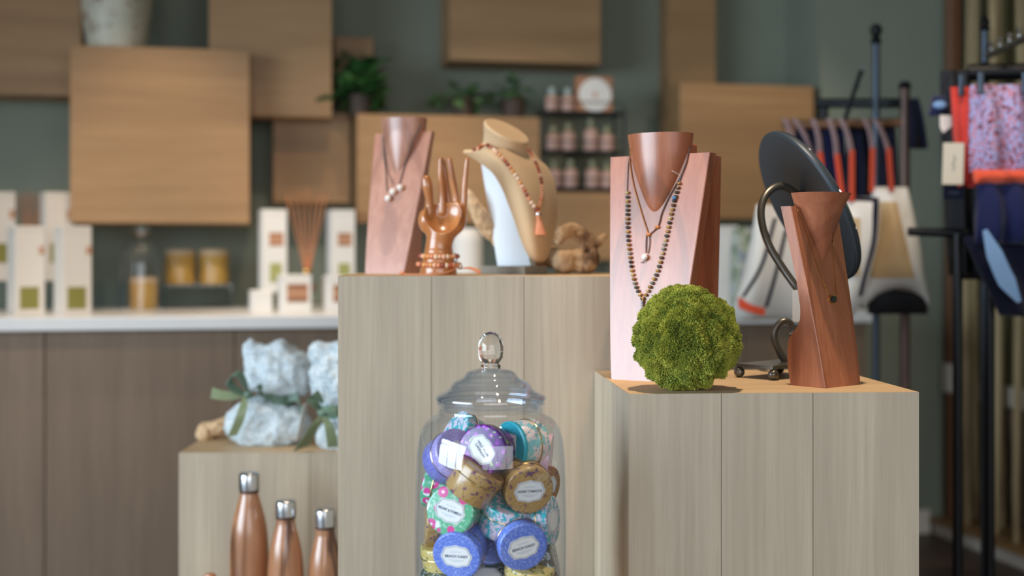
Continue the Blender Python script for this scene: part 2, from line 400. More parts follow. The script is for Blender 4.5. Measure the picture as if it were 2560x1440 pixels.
MT['stone_wall'] = plain('brown_stone', '#6b574a', .8, var=.3, vscale=9, bump=.4, bscale=20, bdist=.01)
MT['pole'] = wood('peeled_branch', '#a08a62', '#c4ad84', (1, 1, .08), 40, .6, streak='#7c6544')
MT['brown_wood'] = wood('brown_post', '#6e4a30', '#84593a', (1, 1, .08), 50, .55)
struct('trim_1', ubox(UR-.025, UR, .3, 4.0, .46, .53, .004), MT['white_trim'])
wd = struct('trim_2', ubox(UR-.008, UR, .3, 4.0, 0, .46), MT['stone_wall'])
for r in range(4):
    n0 = .3-(.12 if r % 2 else 0)
    while n0 < 2.2:
        ln = random.uniform(.16, .30); a = max(n0, .302)
        if n0+ln > a+.04: part('stone', ubox(UR-.02-random.uniform(0, .008), UR-.007, a+.004, n0+ln-.004, .002+r*.114, .11+r*.114, .005), MT['stone_wall'], wd, smooth=None)
        n0 += ln
struct('trim_3', cat(ubox(1.445, UR-.03, .32, 4.0, 0, .045, .004)), MT['white_trim'])
struct('trim_4', cat(ubox(1.43, UR-.03, .316, 4.0, .045, .06, .003)), MT['box'])
sc = thing('branch_screen', 'screen of upright pale peeled branches standing on the low ledge by the olive wall', 'screen', UN(1.53, 1.0, .06))
def pole(name, u, n, r, mat):
    zs = np.linspace(.06, 2.98, 16); ph = random.uniform(0, 6)
    pts = [UN(u+.006*math.sin(z*2.3+ph), n+.006*math.sin(z*3.1+2*ph), z) for z in zs]
    part(name, tube(pts, [r*(1+.18*math.sin(z*4+ph)) for z in zs], 10), mat, sc)
part('corner_post', ubox(1.485, 1.53, .325, .365, .06, 2.98, .004), MT['brown_wood'], sc, smooth=None)
for u, n, r in [(1.5, .45, .013), (1.5, .62, .014), (1.5, .75, .012), (1.5, .89, .016), (1.5, 1.03, .013), (1.5, 1.2, .015), (1.5, 1.4, .014),
                (1.58, .37, .017), (1.58, .5, .020), (1.585, .68, .014), (1.585, .82, .017), (1.585, 1.0, .018), (1.585, 1.25, .016), (1.5, 1.6, .015)]:
    pole('branch', u, n, r, MT['pole'])
part('white_sleeve', ubox(1.478, 1.536, .318, .372, .50, .60, .004), MT['white_trim'], sc, smooth=None)
# walls with windows, out of the frame
def wall_open(name, win, plane, a0, a1, w0, w1, z0, z1, lo, hi, nm):
    bx = (lambda a, b, c, d, e, f, bv=0: ubox(e, f, a, b, c, d, bv)) if plane == 'u' else (lambda a, b, c, d, e, f, bv=0: ubox(a, b, e, f, c, d, bv))
    struct(name, cat(bx(a0, w0, 0, 3, lo, hi), bx(w1, a1, 0, 3, lo, hi), bx(w0, w1, 0, z0, lo, hi), bx(w0, w1, z1, 3, lo, hi)), MT['wall'])
    mid = (lo+hi)/2; wnd = struct(win, cat(bx(w0, w1, z0, z0+.06, mid-.03, mid+.03), bx(w0, w1, z1-.06, z1, mid-.03, mid+.03), bx(w0, w0+.06, z0, z1, mid-.03, mid+.03), bx(w1-.06, w1, z0, z1, mid-.03, mid+.03)), MT['white_trim'])
    for k in range(1, nm):
        x = w0+(w1-w0)*k/nm; part('mullion', bx(x-.025, x+.025, z0+.06, z1-.06, mid-.025, mid+.025), MT['white_trim'], wnd, smooth=None)
    part('transom', bx(w0+.06, w1-.06, z0+(z1-z0)*.68, z0+(z1-z0)*.68+.04, mid-.02, mid+.02), MT['white_trim'], wnd, smooth=None)
wall_open('wall_left', 'window_1', 'u', 0, 7.35, 2.3, 5.5, .5, 2.2, -4.15, -4.0, 3)
wall_open('wall_front', 'window_2', 'n', -4.0, UR, -2.7, 1.5, .55, 2.65, 7.2, 7.35, 4)

# ------------------------------------------------------------------ things on the wall
def wallpt(px, py, t):
    k = (px-1280)/F; d = (Y0-t/CA)/(1-TA*k); return P(px, py, d)
def un_of(p): r = np.array([p[0], p[1]-Y0]); return r[0]*CA+r[1]*SA, r[0]*SA-r[1]*CA
def wallbox(px0, px1, py0, py1, t, label, t0=0.0, group='oak display boxes on the back wall'):
    a = wallpt(px0, py0, t); b = wallpt(px0, py1, t); c = wallpt(px1, py0, t); u0, _ = un_of(a); u1, _ = un_of(c); z1, z0 = a[2], b[2]
    r = thing('wall_box', label, 'wall box', UN((u0+u1)/2, (t+t0)/2, z0), group, math.atan(TA))
    th = .014
    part('front_panel', ubox(u0, u1, t-th, t, z0, z1, .0015), MT['box'], r, smooth=None)
    for nm, g in (('top_panel', (u0, u1, t0, t-th-.0005, z1-th, z1)), ('bottom_panel', (u0, u1, t0, t-th-.0005, z0, z0+th)),
                  ('side_panel', (u0, u0+th, t0, t-th-.0005, z0+th, z1-th)), ('side_panel', (u1-th, u1, t0, t-th-.0005, z0+th, z1-th))):
        part(nm, ubox(*g), MT['box'], r, smooth=None)
    return u0, u1, z0, z1
wallbox(-160, 205, -60, 232, .16, 'oak wall box left of and behind the box that carries the vase')
B = wallbox(175, 624, 112, 557, .36, 'large square oak wall box with the white vase standing on it', .0)
Cb = wallbox(522, 830, -90, 287, .27, 'tall oak wall box above the rattan reeds, overlapped by the vase box', .165)
wallbox(836, 934, 90, 215, .12, 'small dark-looking oak wall box behind the leafy green plant')
wallbox(683, 876, 278, 506, .15, 'shaded oak wall box behind the rattan reeds', .0)
Fb = wallbox(893, 1349, 284, 556, .32, 'wide oak wall box behind the linen bust with plants on it', .155)
wallbox(1124, 1502, -110, 150, .20, 'oak wall box hanging high above the linen bust')
wallbox(1672, 1790, -90, 330, .10, 'narrow upright oak wall box partly behind the largest right-hand box')
wallbox(1700, 2034, 207, 545, .32, 'large oak wall box behind the oval mirror and the tote bags', .105)
Jb = wallbox(1388, 1600, 480, 650, .36, 'low oak wall box carrying the black wire rack of bottles')
# vase
MTv = NT('glazed_pot'); co = MTv.coord(); f = MTv.noise(co, 9, 4, .6, 1.5)
MTv.col(MTv.mix(MTv.ramp(f, [(.56, (0, 0, 0)), (.64, (1, 1, 1))]), MTv.ramp(MTv.noise(co, 5), [(.35, C('#b9b7a2')), (.65, C('#d3cdb9'))]), C('#7a4a3c'))); MTv.set(Roughness=.45)
u = B[0]+(B[1]-B[0])*.23; vb = UN(u, .22, B[3])
s = 3.95/F
solo('vase', lathe([(.07, 0), (70*s, .002), (74*s, .02), (80*s, .07), (86*s, .14), (90*s, .20), (88*s, .26), (70*s, .33), (52*s, .37), (50*s, .40), (56*s, .42), (51*s, .42), (45*s, .39)], 40, Matrix.Translation(vb), True, False), MTv.m,
     'white glazed vase with brown branch markings on a wall box', 'vase')
# leafy plants
def leaf_mesh(name, mat, L=.05, W=.02):
    pts = []; n = 7
    for i in range(n):
        t = i/(n-1); w_ = W*math.sin(math.pi*min(1, t*.92+.06))**.8*(1-.25*t); zc = -.25*L*t*t
        pts.append([(-w_, L*t, zc+.004), (0, L*t, zc), (w_, L*t, zc+.004)])
    return to_mesh(name, sheet(pts, .0006), mat, 60)
MT['leaf'] = plain('dark_green_leaf', '#2f5a2c', .4, var=.35, vscale=12)
MT['leaf2'] = plain('mid_green_leaf', '#4a6a42', .5, var=.3, vscale=12)
MT['pot'] = plain('dark_clay_pot', '#4b3d33', .7)
LM = leaf_mesh('leaf', MT['leaf'], .062, .024); LM2 = leaf_mesh('leaf', MT['leaf2'], .045, .016)
def plant(u, n, z, w_, h, cnt, mesh, label, lean=0.0):
    o = UN(u, n, z); r = thing('potted_plant', label, 'plant', o, 'plants on the wide wall box')
    part('pot', lathe([(.028, 0), (.034, .002), (.042, .06), (.045, .062), (.045, .07), (.040, .07), (.038, .058), (.001, .055)], 20, Matrix.Translation(o), True, False), MT['pot'], r)
    for k in range(9):
        a = random.uniform(0, 6.28); e = random.uniform(.3, 1); tip = o+np.array([math.cos(a)*w_*.8*e+lean, math.sin(a)*min(w_, .1)*.6*e, .07+h*random.uniform(.3, .9)])
        part('stem', tube(spline([o+(0, 0, .05), (o+tip)/2+(0, 0, .05), tip], 6), .0016, 5), MT['leaf'], r)
    for k in range(cnt):
        a = random.uniform(0, 6.28); e = random.random()**.5; p = o+np.array([math.cos(a)*w_*e+lean*e, math.sin(a)*min(w_, .11)*e*.8, .05+h*random.random()*(1.05-.6*e*e)])
        M = Matrix.Translation(p) @ Matrix.Rotation(random.uniform(0, 6.28), 4, 'Z') @ Matrix.Rotation(random.uniform(-.9, .7), 4, 'X') @ Matrix.Rotation(random.uniform(-.5, .5), 4, 'Y') @ Matrix.Scale(random.uniform(.7, 1.25), 4)
        inst('leaf', mesh, M, r)
plant(Fb[0]+.02, .23, Fb[3], .105, .17, 110, LM, 'bushy dark green leafy plant beside the small wall box', -.01)
plant(Fb[0]+.36, .22, Fb[3], .09, .055, 50, LM2, 'low trailing green plant in the middle of the wide wall box')
plant(Fb[0]+.53, .22, Fb[3], .055, .12, 26, LM2, 'sparse upright greyish plant at the end of the wide wall box')
# wire rack with bottles
MT['wire'] = plain('black_wire', '#1b2226', .5, .4)
zJ = Jb[3]; ua = Jb[0]-.03; ub = ua+.27
rk = thing('wire_rack', 'black wire shelf rack filled with small bottles', 'rack', UN((ua+ub)/2, .28, zJ), None, math.atan(TA))
def utube(a, b, r): return tube([UN(*a), UN(*b)], r, 6)
shel = [zJ+.012, zJ+.135, zJ+.265]; na, nb = .225, .34
for uu in (ua, ub):
    for nn in (na, nb): part('upright', utube((uu, nn, zJ), (uu, nn, shel[2]+.02), .004), MT['wire'], rk)
for z in shel:
    part('shelf', cat(ubox(ua, ub, na, nb, z-.004, z), *[utube((ua, nn, z), (ub, nn, z), .004) for nn in (na, nb)], *[utube((uu, na, z), (uu, nb, z), .004) for uu in (ua, ub)],
         utube((ua, nb, z+.035), (ub, nb, z+.035), .002)), MT['wire'], rk)
MT['bpink'] = plain('blush_bottle_glass', '#b9968a', .35, var=.08)
MT['bcap'] = plain('pale_grey_cap', '#9fb0ac', .35)
MT['bolive'] = plain('dusty_olive_glass', '#8d8a68', .35, var=.1)
def bottle(u, n, z, r, h, m1, m2, label, grp):
    o = UN(u, n, z); t = thing('small_bottle', label, 'bottle', o, grp); M = Matrix.Translation(o)
    part('body', lathe([(r*.9, 0), (r, .003), (r, h*.58), (r*.85, h*.66), (r*.4, h*.72)], 18, M), m1, t)
    part('cap', lathe([(r*.48, h*.72), (r*.5, h*.73), (r*.5, h*.98), (r*.42, h)], 14, M), m2, t)
for i, uu in enumerate((ua+.035, ua+.09)): bottle(uu, .29, shel[2], .024, .085, MT['bpink'], MT['bcap'], 'blush bottle with grey cap on the wire rack top, '+('beside' if i else 'away from')+' the square box', 'bottles on top of the wire rack')
for i, (uu, h) in enumerate(((ua+.04, .088), (ua+.092, .10), (ua+.17, .115), (ua+.225, .09))):
    bottle(uu, .29, shel[1], .025, h, MT['bpink'], MT['bolive'], 'dusty pink bottle on the middle shelf of the wire rack', 'bottles on the middle shelf of the wire rack')
for i, (uu, h) in enumerate(((ua+.045, .095), (ua+.10, .10), (ua+.175, .10), (ua+.228, .09))):
    bottle(uu, .29, shel[0], .025, h, MT['bpink'], MT['bolive'], 'dusty pink bottle on the bottom shelf of the wire rack', 'bottles on the bottom shelf of the wire rack')
o = UN(ua+.175, .29, shel[2]); gb = thing('gift_box', 'square terracotta box with a round white label on the wire rack', 'box', o, None, math.atan(TA))
part('carton', ubox(ua+.115, ua+.24, .27, .31, shel[2], shel[2]+.125, .002), plain('terracotta_card', '#a87758', .6), gb, smooth=None)
Ml = frame(UN(ua+.178, .3105, shel[2]+.063), (CA, SA, 0), (0, 0, 1), (SA, -CA, 0))
lb = part('round_label', lathe([(.056, 0), (.056, .0012)], 32, Ml), MT['white_card'], gb)
part('label_mark', lathe([(.008, .0013), (.008, .002)], 16, Ml), plain('rose_print', '#c07a68', .6), lb)

# ------------------------------------------------------------------ counter
zc = H-149*3.48/F
uC0, uC1, nC = -3.2, .98, .77
cnt = thing('sales_counter', 'long oak panelled counter under the white worktop', 'counter', UN((uC0+uC1)/2, .4, 0), None, math.atan(TA))
part('carcass', ubox(uC0, uC1, .03, nC-.05, 0, zc-.039), MT['counter'], cnt, smooth=None)
pw = 466*3.5/F; us = un_of(wallpt(112, 900, nC-.03))[0]
k0 = int((us-uC0)//pw)+1; edges = [uC0]+[e for e in [us+pw*(k-k0) for k in range(0, 14)] if uC0+.05 < e < uC1-.05]+[uC1]
for a, b in zip(edges[:-1], edges[1:]): part('panel', ubox(a+.0015, b-.0015, nC-.05, nC-.03, .06, zc-.040, .0012), MT['counter'], cnt, smooth=None)
part('plinth', ubox(uC0+.01, uC1-.01, nC-.049, nC-.045, 0, .06), MT['black'], cnt, smooth=None)
solo('worktop', ubox(uC0-.02, uC1+.02, .01, nC, zc-.038, zc, .003), MT['worktop'], 'white worktop slab lying on the oak counter', 'worktop', smooth=None)

def ctop(px, py):     # point on the counter top seen at this pixel
    return P(px, py, (H-zc)*F/(py-HY))
def carton(px, d, w_, h, dp, rot, label, grp, z=None, marks=(), mat=None, name='product_box', catg='box', notch=None):
    z = zc if z is None else z
    o = P(px, 0, d); o[2] = z; ux = np.array([math.cos(rot), math.sin(rot), 0]); uy = np.array([-math.sin(rot), math.cos(rot), 0])
    M = frame(o, ux, uy, (0, 0, 1)); c = xf([[w_/2, dp/2, 0]], M)[0]
    r = thing(name, label, catg, c, grp, rot)
    part('carton', tr(box(0, w_, 0, dp, 0, h-.016, .0015), M), mat or MT['white_card'], r, smooth=None)
    part('lid_flap', tr(box(0, w_, 0, dp, h-.0155, h, .0015), M), mat or MT['white_card'], r, smooth=None)
    for nm, a, b, c0, c1, m in marks: part(nm, tr(box(a*w_, b*w_, -.0008, -.0001, c0*h, c1*h), M), m, r, smooth=None)
    return r
lab_tall = [('brown_label', .27, .85, .56, .72, MT['brown_label']), ('print_line', .29, .83, .69, .71, MT['brown_dark']), ('print_line', .29, .83, .57, .585, MT['brown_dark']), ('green_window', .30, .78, .12, .35, MT['moss_label'])]
lab_left = [('olive_window', .16, .80, .06, .31, MT['olive_label']), ('brown_label', .80, .985, .68, .77, MT['brown_label'])]
G1 = 'reed diffuser boxes at the far end of the counter'
carton(38, 3.66, .083, .254, .083, math.radians(37), 'tall off-white diffuser box with olive window standing in front of the reeds', G1, marks=lab_left, mat=MT['grey_card'])
carton(157, 3.66, .083, .254, .083, math.radians(37), 'tall off-white diffuser box with olive window next to the glass cloche', G1, marks=lab_left, mat=MT['grey_card'])
# riser under the back row
def riser(u0, u1, n0, n1, h, label):
    r = thing('acrylic_riser', label, 'riser', UN((u0+u1)/2, (n0+n1)/2, zc), None, math.atan(TA)); t = .004
    part('shelf_plate', ubox(u0, u1, n0, n1, zc+h-t, zc+h), MT['acrylic'], r, smooth=None)
    part('side_plate', ubox(u0, u0+t, n0, n1, zc, zc+h-t), MT['acrylic'], r, smooth=None)
    part('side_plate', ubox(u1-t, u1, n0, n1, zc, zc+h-t), MT['acrylic'], r, smooth=None)
d = 3.95; uu0 = un_of(P(-60, 700, d))[0]; uu1 = un_of(P(245, 700, d))[0]
riser(uu0, uu1, .12, .36, .092, 'clear acrylic riser under the back row of diffuser boxes')
zr = zc+.092
def backbox(px, label):
    n = .20; k = (px-1280)/F; dd = (Y0-.32/CA)/(1-TA*k)
    carton(px, dd, .082, .272, .075, math.radians(33), label, G1, z=zr+.0005, marks=[('brown_label', .78, .985, .70, .80, MT['brown_label']), ('olive_window', .16, .80, .2, .42, MT['olive_label'])], mat=MT['grey_card'])
backbox(-32, 'tall off-white diffuser box on the acrylic riser at the very end of the counter')
backbox(114, 'tall off-white diffuser box on the acrylic riser beside the reeds')
p = wallpt(236, 700, .22)
def diffuser(px, n, z, label, spread, L):
    p = wallpt(px, 600, n); p[2] = z; r = thing('reed_diffuser', label, 'diffuser', p); M = Matrix.Translation(p)
    part('glass_bottle', lathe([(.028, 0), (.030, .002), (.030, .045), (.024, .056), (.012, .060), (.012, .072), (.014, .074)], 22, M, True, False), MT['acrylic'], r)
    part('liquid', lathe([(.0275, .002), (.0275, .026)], 20, M), plain('amber_oil', '#9a5a34', .2), r)
    part('collar', lathe([(.0125, .06), (.015, .061), (.015, .070), (.0125, .071)], 18, M, False, False), MT['gold'], r)
    for k in range(7):
        a = -1+2*k/6; b = random.uniform(-.6, .6); tip = p+np.array([a*spread, b*spread*.6, L*(1-.06*abs(a))*random.uniform(.93, 1.0)])
        part('reed', tube([p+np.array([-a*.006, -b*.006, .006]), p+np.array([a*.007, b*.007, .07]), tip], .0019, 6), MT['reed'], r)
diffuser(74, .19, zr, 'rattan reed diffuser between the off-white boxes on the acrylic riser', .042, .292)
# cloche and candles
p = ctop(353, 776); sc_ = p[1]/F
cl = thing('glass_cloche', 'clear glass cloche with a round knob over an amber candle', 'cloche', p)
M = Matrix.Translation(p)
pr = [(59, 2), (57, 3), (56, 60), (55, 110), (52, 140), (44, 160), (30, 172), (14, 178), (9, 184)]
part('dome', lathe([(r*sc_, z*sc_) for r, z in pr], 40, M, False, False), MT['glass'], cl)
part('knob', lathe([(.01, 184*sc_), (12*sc_, 185*sc_), (19*sc_, 194*sc_), (20*sc_, 201*sc_), (16*sc_, 209*sc_), (6*sc_, 214*sc_)], 24, M), MT['knob'], cl)
part('base_plate', lathe([(60*sc_, .0), (62*sc_, .001), (62*sc_, .002), (60*sc_, .0025)], 40, M), MT['white_card'], cl)
def candle(p, r, h, label, grp=None):
    t = thing('jar_candle', label, 'candle', p, grp); M = Matrix.Translation(p)
    part('jar', lathe([(r*.96, 0), (r, .002), (r, h*.80), (r*.97, h*.83)], 30, M), MT['candle'], t)
    part('lid', lathe([(r*.98, h*.835), (r*1.0, h*.84), (r*1.0, h*.97), (r*.96, h)], 30, M), MT['lidwood'], t)
candle(p+np.array([.008, 0, .003]), 34*sc_, 80*sc_, 'pale amber candle standing under the glass cloche')
p1 = wallpt(452, 705, .20); p2 = wallpt(535, 705, .20); z2 = zc+.078
riser(un_of(p1)[0]-.048, un_of(p2)[0]+.06, .13, .275, .078, 'clear acrylic riser carrying the pair of amber candles')
for q in (p1, p2):
    q[2] = z2; candle(q, 36*q[1]/F, 86*q[1]/F, 'amber glass candle on the acrylic riser, '+('the one next to the cloche' if q is p1 else 'the one away from the cloche'), 'pair of amber candles on the acrylic riser')
# right hand group
G2 = 'white boxes around the second reed diffuser'
riser(un_of(P(650, 0, 3.95))[0]-.02, un_of(P(900, 0, 4.0))[0]+.02, .2, .45, .055, 'clear acrylic riser behind the small white boxes')
carton(656, 3.98, .077, .258, .07, math.radians(21), 'tall white diffuser box with terracotta label behind the two small boxes', G2, z=zc+.0555, marks=lab_tall)
carton(828, 4.02, .077, .258, .07, math.radians(21), 'tall white diffuser box with terracotta label beside the reddish wood bust', G2, z=zc+.0555, marks=lab_tall)
diffuser(768, .36, zc+.0555, 'rattan reed diffuser between the two tall white boxes', .062, .335)
lab_s = [('terracotta_label', .2, .88, .27, .76, MT['brown_label']), ('print_line', .22, .86, .64, .72, MT['brown_dark']), ('print_line', .22, .86, .30, .38, MT['brown_dark'])]
carton(702, 3.80, .092, .112, .07, math.radians(20), 'small white box with terracotta label in front of the reed diffuser', G2, marks=lab_s)
carton(818, 3.84, .092, .108, .07, math.radians(20), 'small white box with terracotta label half hidden by the oak plinth', G2, marks=lab_s)
carton(630, 3.79, .06, .066, .06, math.radians(20), 'low plain white box beside the small terracotta-labelled box', G2)
# white jar seen behind the wooden hand, cartons beyond the tall stand
p = wallpt(1168, 740, .45); p[2] = zc; q = p[1]/F
solo('ribbed_jar', lathe([(36*q, 0), (38*q, .003)]+[(38*q+(.002 if k % 2 else 0), .01+.012*k) for k in range(19)]+[(34*q, .245), (30*q, .255)], 32, Matrix.Translation(p)), MT['white_card'], 'white ribbed jar on the counter behind the wooden hand', 'jar')
MT['printed'] = NT('printed_foliage'); n_ = MT['printed']; f = n_.noise(n_.coord(), 22, 4, .6, .6); n_.col(n_.ramp(f, [(.36, C('#8a9aa8')), (.45, C('#d6d8cc')), (.53, C('#94a27e')), (.62, C('#5c7460'))])); n_.set(Roughness=.6); MT['printed'] = n_.m
carton(1800, 3.95, .062, .262, .06, math.radians(14), 'slim white carton on the counter beside the leaf-printed carton', None)
carton(1848, 3.90, .13, .255, .05, math.radians(14), 'leaf-printed pale carton on the counter behind the moss ball', None, mat=MT['printed'])
# ------------------------------------------------------------------ oak plinths
def plinth(o, rot, widths, dp, z1, label, z0=0.0):
    W_ = sum(widths); ux = (math.cos(rot), math.sin(rot), 0); uy = (-math.sin(rot), math.cos(rot), 0)
    M = frame((o[0], o[1], 0), ux, uy, (0, 0, 1)); c = xf([[W_/2, dp/2, z0]], M)[0]
    r = thing('display_plinth', label, 'plinth', c, None, rot); th = .018; g = .0004; x = 0
    def hx(p, zt): return tr(hexa([(a, b, z0) for a, b in p]+[(a, b, t) for (a, b), t in zip(p, zt)]), M)
    for k, w_ in enumerate(widths):
        a, b = x+(g if k else 0), x+w_-(g if k < len(widths)-1 else 0); x += w_
        a2 = a+th if k == 0 else a; b2 = b-th if k == len(widths)-1 else b
        part('plank', hx([(a, 0), (b, 0), (b2, th), (a2, th)], (z1, z1, z1-th, z1-th)), MT['block'], r, smooth=None)
    part('side_panel', hx([(0, g), (th, th+g), (th, dp-th), (0, dp)], (z1, z1-th, z1-th, z1)), MT['block'], r, smooth=None)
    part('side_panel', hx([(W_, g), (W_, dp), (W_-th, dp-th), (W_-th, th+g)], (z1, z1, z1-th, z1-th)), MT['block'], r, smooth=None)
    part('back_panel', hx([(g, dp), (th+g, dp-th), (W_-th-g, dp-th), (W_-g, dp)], (z1, z1-th, z1-th, z1)), MT['block'], r, smooth=None)
    part('top_panel', tr(hexa([(th, th, z1-th), (W_-th, th, z1-th), (W_-th, dp-th, z1-th), (th, dp-th, z1-th), (g, g, z1), (W_-g, g, z1), (W_-g, dp-g, z1), (g, dp-g, z1)]), M), MT['blocktop_lit'], r, smooth=None)
ZR = H-.1865; ZC = H-.030; ZL = H-.3957; ZB = .292; ZJ = .470
plinth(P(1572, 985, 1.755), math.radians(3.7), [.1285, .1285, .150], .365, ZR, 'oak plinth carrying the moss ball and the tall necklace stand')
plinth(P(845, 691, 2.10), math.radians(3.0), [.153]*4, .425, ZC, 'tallest oak plinth carrying the wooden hand and the linen bust')
plinth(P(447, 1132, 2.60), math.radians(1.0), [.265, .265], .40, ZL, 'low oak plinth carrying the two plush towels')
plinth((-.70, 2.33), 0, [.19, .19], .235, ZB, 'lowest oak plinth under the wood-grain bottles')
plinth((-.19, 1.555), 0, [.16, .16], .34, ZJ, 'short oak plinth under the glass jar of tins')

# ------------------------------------------------------------------ ray tools
from mathutils.bvhtree import BVHTree
def bvh(*gs):
    g = cat(*gs); return BVHTree.FromPolygons([tuple(map(float, v)) for v in g[0]], [tuple(f) for f in g[1]])
def hit(b, px, py, off=0.0, dflt=2.0):
    dr = Vector(P(px, py, 1.0)-np.array([0, 0, H])).normalized(); loc, nn, i, t = b.ray_cast(Vector((0, 0, H)), dr)
    if loc is None:
        near = b.find_nearest(Vector(P(px, py, dflt))); loc = near[0] if near and near[0] is not None else Vector(P(px, py, dflt))
    return np.array(loc-dr*off)

# ------------------------------------------------------------------ carved wooden necklace stands
def stand(o, rot, wb, wt, Hs, lean, back, neck, mat, label, curve=1.15, leg=None, kx=.65, ks=.92):
    """local frame: x along the face, y into depth, z up; o = front left base corner"""
    M = frame(o, (math.cos(rot), math.sin(rot), 0), (-math.sin(rot), math.cos(rot), 0), (0, 0, 1))
    r = thing('necklace_stand', label, 'display stand', xf([[wb/2, .03, 0]], M)[0], None, rot)
    zs = np.linspace(0, 1, 28); zb = np.array([b[0] for b in back]); yb = np.array([b[1] for b in back]); rings = []
    yf = lambda t: lean*t**curve
    for t in zs:
        hw = (wb+(wt-wb)*t**.85)/2; y1 = np.interp(t, zb, yb); z = Hs*t; c = .0012
        rings.append([(wb/2-hw+c, yf(t), z), (wb/2+hw-c, yf(t), z), (wb/2+hw, yf(t)+c, z), (wb/2+hw, y1, z), (wb/2-hw, y1, z), (wb/2-hw, yf(t)+c, z)])
    body = tr(loft(rings), M)
    a, b, zt, za, dy = neck; cn = []
    for t in np.linspace(0, 1, 26):
        z = za+(zt-za)*t; ts = min(1, z/Hs); q = (z-za)/(Hs-za); k = max(0, min(1, q))**kx
        rad = k*(ks+(1-ks)*max(0, (z-Hs)/(zt-Hs+1e-6))) if q > 0 else 0
        rad *= 1 if z < Hs else 1
        yc = lean*ts**curve+dy*t+.006*(1-t)
        cn.append([(wb/2+a*rad*math.cos(6.2832*j/40), yc+b*rad*math.sin(6.2832*j/40), z+(0)) for j in range(40)])
    nk = tr(loft(cn), M)
    part('body', body, mat, r, smooth=30); part('neck', nk, mat, r, smooth=50)
    if leg:
        g = []
        for t in np.linspace(0, 1, 14):
            hw = (wb+(wt-wb)*t**.85)/2-.002; z = Hs*t*.99; y0 = leg[0]+(leg[1]-leg[0])*t
            g.append([(wb/2-hw, y0, z), (wb/2+hw, y0, z), (wb/2+hw, y0+.02, z), (wb/2-hw, y0+.02, z)])
        part('back_leg', tr(loft(g), M), mat, r, smooth=30)
        part('hinge_block', tr(box(wb/2-.03, wb/2+.045, lean+.012, leg[1]+.019, Hs-.02, Hs+.018, .003), M), mat, r, smooth=None)
    return r, bvh(body, nk)
oT = P(1527, 948, 1.97); oT[2] = ZR
stT, bT = stand(oT, math.radians(-33), .106, .172, .347, .058, [(0, .024), (1, .082)], (.0535, .040, .379, .252, .006), MT['teak2'],
                'tall wooden necklace stand with two necklaces behind the moss ball', 1.0, leg=(.135, .085))
oL = P(912, 683, 2.45); oL[2] = ZC
stL, bL = stand(oL, math.radians(-24), .085, .127, .275, .074, [(0, .064), (.18, .062), (.32, .060), (.5, .062), (.75, .072), (1, .086)], (.048, .036, .302, .188, .004), MT['teak3'],
                'wooden necklace stand with a three-pearl cord beside the wooden hand', 1.05, kx=.8)
oS = P(2063, 971, 1.830); oS[2] = ZR
stS, bS = stand(oS, math.radians(41), .088, .115, .262, .050, [(0, .060), (.1, .064), (.2, .064), (.27, .060), (.35, .040), (.43, .038), (.6, .044), (1, .068)], (.050, .040, .282, .172, -.012), MT['teak'],
                'small reddish wooden necklace stand with a fine gold chain, in front of the oval mirror', 1.15, kx=.95, ks=.81)

# ------------------------------------------------------------------ necklaces
def along(pts, step):
    p = np.asarray(pts, float); s = np.r_[0, np.cumsum(np.linalg.norm(np.diff(p, axis=0), axis=1))]; n = max(2, int(s[-1]/step)+1)
    q = np.linspace(0, s[-1], n); return np.stack([np.interp(q, s, p[:, k]) for k in range(p.shape[1])], 1)
def lay(b, pxs, off, n=40, d=2.0): return np.array([hit(b, x, y, off, d) for x, y in spline([list(p)+[0] for p in pxs], n)[:, :2]])
def smooth_path(p, it=2):
    p = p.copy()
    for _ in range(it): p[1:-1] = (p[:-2]+2*p[1:-1]+p[2:])/4
    return p
def beads(parent, path, r, meshes, step=2.05, sq=.85):
    q = along(path, r*step)
    for k, c in enumerate(q):
        t = q[min(k+1, len(q)-1)]-q[max(k-1, 0)]
        inst('bead', random.choice(meshes), axisframe(c, t) @ Matrix.Diagonal((r, r, r*sq, 1)), parent)
def bead_mats(cols, rough=.25): return [to_mesh('bead', sphere(1, 10, 7), plain('bead_'+c[1:], c, rough, var=.3, vscale=2), 60) for c in cols]
TIGER = bead_mats(['#8a6230', '#5c4426', '#a57c44', '#4a4a40', '#7c7a6c', '#3b332a', '#b89a6a'], .18)
BLUE1 = bead_mats(['#4c7296'], .2)[0]
CORAL = bead_mats(['#d88a64', '#e2ab8c', '#b8583c', '#f0c8ac', '#8e3d30', '#dd9a5c'], .35)
# beads on the tall stand
nb = thing('beaded_necklace', 'long brown tiger-eye bead necklace on the tall wooden stand', 'necklace', hit(bT, 1605, 745, .004))
Lp = lay(bT, [(1568, 482), (1568, 516), (1568, 552), (1570, 600), (1575, 644), (1579, 675), (1585, 703), (1594, 728), (1605, 746)], .0035)
Rp = lay(bT, [(1697, 459), (1688, 491), (1680, 522), (1670, 570), (1659, 619), (1650, 655), (1641, 684), (1629, 708), (1617, 732), (1607, 746)], .0035)
beads(nb, smooth_path(Lp), .0033, TIGER); beads(nb, smooth_path(Rp), .0033, TIGER)
part('cord', tube(lay(bT, [(1577, 372), (1571, 410), (1569, 450), (1568, 482)], .0012, 12), .0007, 6), MT['cord'], nb)
part('cord', tube(lay(bT, [(1726, 366), (1716, 402), (1706, 430), (1697, 459)], .0022, 12), .0008, 6), MT['chrome'], nb)
part('thread_tail', tube([hit(bT, 1701, 440, .003), hit(bT, 1690, 432, .010), hit(bT, 1680, 427, .012)], .0005, 5), MT['white_card'], nb)
pp = hit(bT, 1606, 754, .004)
part('silver_charm', cat(*[tr(sphere(.0026, 8, 6), Matrix.Translation(pp+np.array([0, 0, -.004*k]))) for k in range(4)]), MT['steel'], nb)
